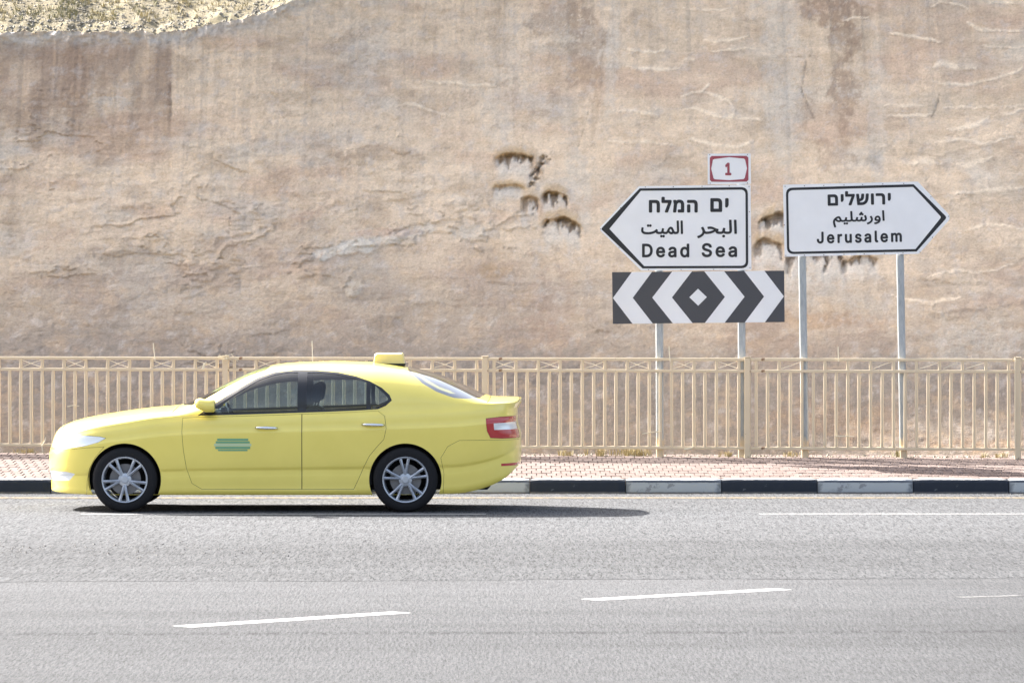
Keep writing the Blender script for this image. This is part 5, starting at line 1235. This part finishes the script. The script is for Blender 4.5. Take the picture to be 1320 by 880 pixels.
gapo = patch('shut_lines', 'gap', M_plastic, taxi, B2, -0.006)
for _sd in B2: patch('window_trim', 'trim', M_trim, taxi, (_sd,), 0.0, 0.003)
patch('bonnet', 'bonnet', M_taxi, taxi, B2, 0.0, 0.006); patch('boot_lid', 'boot_lid', M_taxi, taxi, B2, 0.0, 0.006)
patch('windscreen', 'windscreen', M_glass, taxi, B2, -0.002); patch('rear_window', 'rear_window', M_glass_sky, taxi, B2, -0.002)
fb = patch('bumper', 'front_bumper', M_taxi, taxi, B2, 0.001, 0.006); rb = patch('bumper', 'rear_bumper', M_taxi, taxi, B2, 0.001, 0.006)
fb['label'] = 'front bumper'; rb['label'] = 'rear bumper'
patch('grille', 'grille', M_plastic, fb, B2, 0.0)
doors = {}
for sd in B2:
    for key in ('front', 'rear'):
        d_ = patch('door', key + '_door', M_taxi, taxi, (sd,), 0.001, 0.006); doors[key, sd] = d_
        d_['label'] = key + ' door'
        patch('window', key + '_glass', M_glass, d_, (sd,), -0.003)
    patch('quarter_window', 'quarter_glass', M_glass, taxi, (sd,), -0.003)
    patch('headlight', 'headlight', M_lamp_clear, taxi, (sd,), -0.001)
    tl_ = patch('taillight', 'taillight', M_lamp_red, taxi, (sd,), -0.001); patch('reversing_light', 'tail_stripe', M_lamp_clear, tl_, (sd,), -0.001)
    patch('reflector', 'reflector', M_lamp_red, rb, (sd,), 0.001); patch('fog_lamp', 'fog_lamp', M_lamp_clear, fb, (sd,), -0.001)

def shell_y(u, z): return float(surf(u, s_of(np.array(u), np.array(z)))[1])
for sd in B2:
    sg = -1 if sd == 0 else 1
    # wheel housings
    for wu in WU:
        bm = bmesh.new(); n = 26; y0_, y1_ = sg * 0.862, sg * 0.52
        ra = [[bm.verts.new((wu - 2.3 + AR * 1.01 * math.cos(a), y, WZC + AR * 1.01 * math.sin(a))) for a in np.linspace(-0.30, math.pi + 0.30, n)] for y in (y0_, y1_)]
        for i in range(n - 1): bm.faces.new((ra[0][i], ra[0][i + 1], ra[1][i + 1], ra[1][i]))
        bm.faces.new(ra[1]); mesh_bm('wheel_housing', bm, M_plastic, taxi)
        # arch lip
        bm = bmesh.new(); prev = None
        A = np.linspace(-0.36, math.pi + 0.36, 40)
        for a in A:
            q = []
            for r_, dy in ((AR - 0.001, 0.0), (AR - 0.001, -0.02)):
                u_, z_ = wu + r_ * math.cos(a), WZC + r_ * math.sin(a)
                yv = shell_y(min(u_, LEN - .01), max(z_, 0.18)) + dy
                q.append(bm.verts.new((u_ - 2.3, sg * yv, z_)))
            if prev: bm.faces.new((prev[0], q[0], q[1], prev[1]))
            prev = q
        mesh_bm('arch_lip', bm, M_taxi, taxi)
    # handles
    for key, hx_, hy_ in (('front', 345.5, 551.2), ('rear', 483, 547.2)):
        u_ = U(hx_); z_ = ZZ(hy_); y_ = shell_y(u_, z_)
        bm = bmesh.new()
        P = []
        for k in range(9):
            a = k / 8 * 2 - 1; P.append((u_ - 2.3 + a * 0.105, sg * (y_ + 0.012 + 0.026 * (1 - a ** 4)), z_ + 0.004 * a * 0 - 0.003 * a))
        add_tube(bm, P, [0.011 + 0.005 * (1 - abs(k / 8 * 2 - 1)) for k in range(9)], 8)
        mesh_bm('handle', bm, M_chrome, doors[key, sd], True)
    # mirror
    bm = bmesh.new()
    u_, z_ = U(268), ZZ(522.5); yb_ = shell_y(u_, ZZ(533))
    prof = [(-0.105, .25), (-0.098, .60), (-0.06, .9), (0.0, 1.0), (0.05, 1.0), (0.082, .96), (0.088, .82)]
    rings = []
    for dx, k in prof:
        rg = []
        for a in np.linspace(0, 2 * math.pi, 17)[:-1]:
            cy_ = math.copysign(abs(math.cos(a)) ** 0.7, math.cos(a)); cz_ = math.copysign(abs(math.sin(a)) ** 0.8, math.sin(a))
            rg.append(bm.verts.new((u_ - 2.3 + dx, sg * (yb_ + 0.135 + 0.095 * k * cy_), z_ + 0.062 * k * cz_ + (0.02 if dx < -.05 else 0.0))))
        rings.append(rg)
    for r0, r1 in zip(rings, rings[1:]):
        for k in range(16): bm.faces.new((r0[k], r0[(k + 1) % 16], r1[(k + 1) % 16], r1[k]))
    bm.faces.new(rings[0])
    bmesh.ops.recalc_face_normals(bm, faces=bm.faces)
    mo = mesh_bm('wing_mirror', bm, M_taxi, taxi, True)
    bm = bmesh.new(); bm.faces.new([bm.verts.new((v_.x + 0.0, v_.y, v_.z)) for v_ in [Vector((u_ - 2.3 + 0.085, sg * (yb_ + 0.135 + 0.076 * math.cos(a)), z_ + 0.05 * math.sin(a))) for a in np.linspace(0, 2 * math.pi, 17)[:-1]]])
    mesh_bm('mirror_glass', bm, M_chrome, mo)
    bm = bmesh.new(); add_box(bm, u_ - 2.3 - 0.02, u_ - 2.3 + 0.05, min(sg * (yb_ - 0.04), sg * (yb_ + 0.08)), max(sg * (yb_ - 0.04), sg * (yb_ + 0.08)), z_ - 0.075, z_ - 0.035, 0.008)
    mesh_bm('mirror_arm', bm, M_trim, mo)

# door emblem on both front doors: a pale and green oval badge
for sd in B2:
    sg = -1 if sd == 0 else 1
    for nm, bars, m in (('emblem', [(-20, -8, 20, -5.2), (-22, -4.6, 22, -1.8), (-22.5, 2.2, 22.5, 5.4), (-19, 6.0, 19, 8.0)], M_emblem_green), ('emblem', [(-24, -1.4, 24, 1.8)], M_emblem_pale)):
        bm = bmesh.new()
        for x0_, y0_, x1__, y1_ in bars:
            n = 14; top_ = []; bot_ = []
            for k in range(n + 1):
                a = k / n; px = 302 + x0_ + (x1__ - x0_) * a
                for yy, L_ in ((573 + y0_, top_), (573 + y1_, bot_)):
                    L_.append(bm.verts.new((U(px) - 2.3, sg * (shell_y(U(px), ZZ(yy)) + 0.0035), ZZ(yy))))
            for k in range(n): bm.faces.new((top_[k], bot_[k], bot_[k + 1], top_[k + 1]) if sg < 0 else (top_[k], top_[k + 1], bot_[k + 1], bot_[k]))
        mesh_bm(nm, bm, m, doors['front', sd])

# wheels
def lathe_obj(name, prof, m, parent, n=40, smooth=True, closed=False):
    bm = bmesh.new(); add_lathe(bm, prof, n, 'Y', closed); bmesh.ops.recalc_face_normals(bm, faces=bm.faces)
    return mesh_bm(name, bm, m, parent, smooth)
def wheel(sg, wu, rot):
    w_ = link('wheel', None, taxi); w_.location = (wu - 2.3, sg * 0.79, WZC); w_.rotation_euler = (0, rot, 0 if sg < 0 else math.pi)
    # outer face is local -y
    lathe_obj('tyre', [(0.214, -0.098), (0.226, -0.104), (0.262, -0.106), (0.292, -0.100), (0.306, -0.086), (0.312, -0.06), (0.312, 0.06), (0.306, 0.086), (0.29, 0.10), (0.214, 0.098)], M_rubber, w_, 48, True, True)
    bm = bmesh.new()
    add_lathe(bm, [(0.222, -0.104), (0.218, -0.109), (0.209, -0.106), (0.203, -0.09), (0.200, -0.03), (0.195, 0.06), (0.214, 0.09)], 48)
    for k in range(5):
        a0 = 2 * math.pi * k / 5
        for dl in (-0.13, 0.13):
            c_, s_ = math.cos(a0 + dl * 0.2), math.sin(a0 + dl * 0.2); c2, s2 = math.cos(a0 + dl * 1.5), math.sin(a0 + dl * 1.5)
            p0 = Vector((0.045 * c_, -0.072, 0.045 * s_)); p1 = Vector((0.207 * c2, -0.098, 0.207 * s2))
            d_ = (p1 - p0).normalized(); sd_ = d_.cross(Vector((0, 1, 0))).normalized()
            q = []
            for p, wd in ((p0, 0.015), ((p0 + p1) / 2 + Vector((0, -0.006, 0)), 0.0115), (p1, 0.015)):
                q.append([bm.verts.new(p + sd_ * wd), bm.verts.new(p + Vector((0, -0.012, 0))), bm.verts.new(p - sd_ * wd), bm.verts.new(p - sd_ * wd + Vector((0, 0.02, 0))), bm.verts.new(p + sd_ * wd + Vector((0, 0.02, 0)))])
            for r0, r1 in zip(q, q[1:]):
                for j in range(5): bm.faces.new((r0[j], r0[(j + 1) % 5], r1[(j + 1) % 5], r1[j]))
    add_lathe(bm, [(0.001, -0.088), (0.030, -0.088), (0.036, -0.083), (0.062, -0.078), (0.066, -0.06), (0.066, -0.02)], 24)
    bmesh.ops.recalc_face_normals(bm, faces=bm.faces)
    mesh_bm('rim', bm, M_alloy, w_)
    lathe_obj('brake_disc', [(0.001, -0.02), (0.150, -0.02), (0.150, 0.0), (0.001, 0.0)], M_disc, w_, 32, False)
for sg in (-1, 1):
    wheel(sg, WU[0], 0.35); wheel(sg, WU[1], 0.9)

# underbody, cabin floor and inner panels
bm = bmesh.new()
add_box(bm, -1.15 - 0.0, 0.86, -0.80, 0.80, 0.19, 0.235, 0.01)
add_box(bm, -2.10, -1.10, -0.50, 0.50, 0.20, 0.60, 0.03); add_box(bm, 0.80, 2.00, -0.50, 0.50, 0.20, 0.60, 0.03)
mesh_bm('underbody', bm, M_plastic, taxi)
bm = bmesh.new()
for sg in (-1, 1):
    for a, b in ((-1.02, 0.86),):
        y_ = sg * 0.80; add_box(bm, a, b, min(y_, y_ - sg * 0.05), max(y_, y_ - sg * 0.05), 0.24, 0.90, 0.01)
mesh_bm('door_lining', bm, M_plastic, taxi)
bm = bmesh.new(); add_box(bm, -1.02, -0.62, -0.74, 0.74, 0.62, 0.955, 0.05, 2); add_box(bm, -0.66, -0.60, 0.05, 0.75, 0.70, 0.98, 0.02)
mesh_bm('dashboard', bm, M_plastic, taxi)
bm = bmesh.new(); add_box(bm, 1.25, 2.0, -0.62, 0.62, 0.94, 0.965, 0.01); mesh_bm('parcel_shelf', bm, M_plastic, taxi)
bm = bmesh.new()
A = [Vector((0.0, 0.185 * math.cos(t_), 0.185 * math.sin(t_))) for t_ in np.linspace(0, 2 * math.pi, 25)]
add_tube(bm, A, 0.014, 8, False); add_tube(bm, [(0, -0.18, 0), (0, 0.18, 0)], 0.016, 6); add_tube(bm, [(0, 0, 0), (0, 0, -0.18)], 0.016, 6)
o = mesh_bm('steering_wheel', bm, M_plastic, taxi, True); o.location = (-0.48, -0.37, 0.86); o.rotation_euler = (0, R(-25), 0)
def seat(x, y, wid, rear=False):
    s_ = link('seat', None, taxi); s_.location = (x, y, 0.24)
    bm = bmesh.new(); add_box(bm, -0.50, 0.02, -wid / 2, wid / 2, 0.0, 0.24, 0.05, 3); mesh_bm('cushion', bm, M_seat, s_, True)
    bm = bmesh.new(); add_box(bm, -0.07, 0.09, -wid / 2, wid / 2, 0.16, 0.66 if rear else 0.78, 0.06, 3)
    b = mesh_bm('backrest', bm, M_seat, s_, True); b.rotation_euler = (0, R(14), 0)
    for hy in ((0,) if not rear else (-0.36, 0.36)):
        bm = bmesh.new(); add_box(bm, -0.05, 0.05, -0.13, 0.13, 0.0, 0.19, 0.045, 3)
        add_tube(bm, [(0, -0.05, -0.06), (0, -0.05, 0.03)], 0.007); add_tube(bm, [(0, 0.05, -0.06), (0, 0.05, 0.03)], 0.007)
        hd = mesh_bm('headrest', bm, M_seat, s_, True); hd.location = (0.205 if not rear else 0.18, hy, 0.80 if not rear else 0.68); hd.rotation_euler = (0, R(8), 0)
seat(0.10, -0.37, 0.50); seat(0.10, 0.37, 0.50); seat(0.98, 0, 1.26, True)
# roof sign
bm = bmesh.new()
prof = [(-0.150, 0.0), (-0.138, 0.085), (-0.125, 0.098), (0.125, 0.098), (0.138, 0.085), (0.150, 0.0)]
f0 = [[bm.verts.new((x * (0.97 if abs(y) > 0.2 else 1), y, z * (0.9 if abs(y) > 0.2 else 1))) for x, z in prof] for y in (-0.21, -0.19, 0.19, 0.21)]
for r0, r1 in zip(f0, f0[1:]):
    for k in range(len(prof)):
        j = (k + 1) % len(prof); bm.faces.new((r0[k], r0[j], r1[j], r1[k]))
bm.faces.new(f0[0][::-1]); bm.faces.new(f0[-1]); bmesh.ops.recalc_face_normals(bm, faces=bm.faces)
u_ = U(501); zr = float(zt_f(u_)) - 0.012
rs = mesh_bm('roof_sign', bm, M_sign_lamp, taxi); rs.location = (u_ - 2.3, 0, zr + 0.016)
bm = bmesh.new()
add_box(bm, -0.16, 0.16, -0.2, 0.2, -0.02, 0.0, 0.004); mesh_bm('sign_base', bm, M_trim, rs)
# small aerial
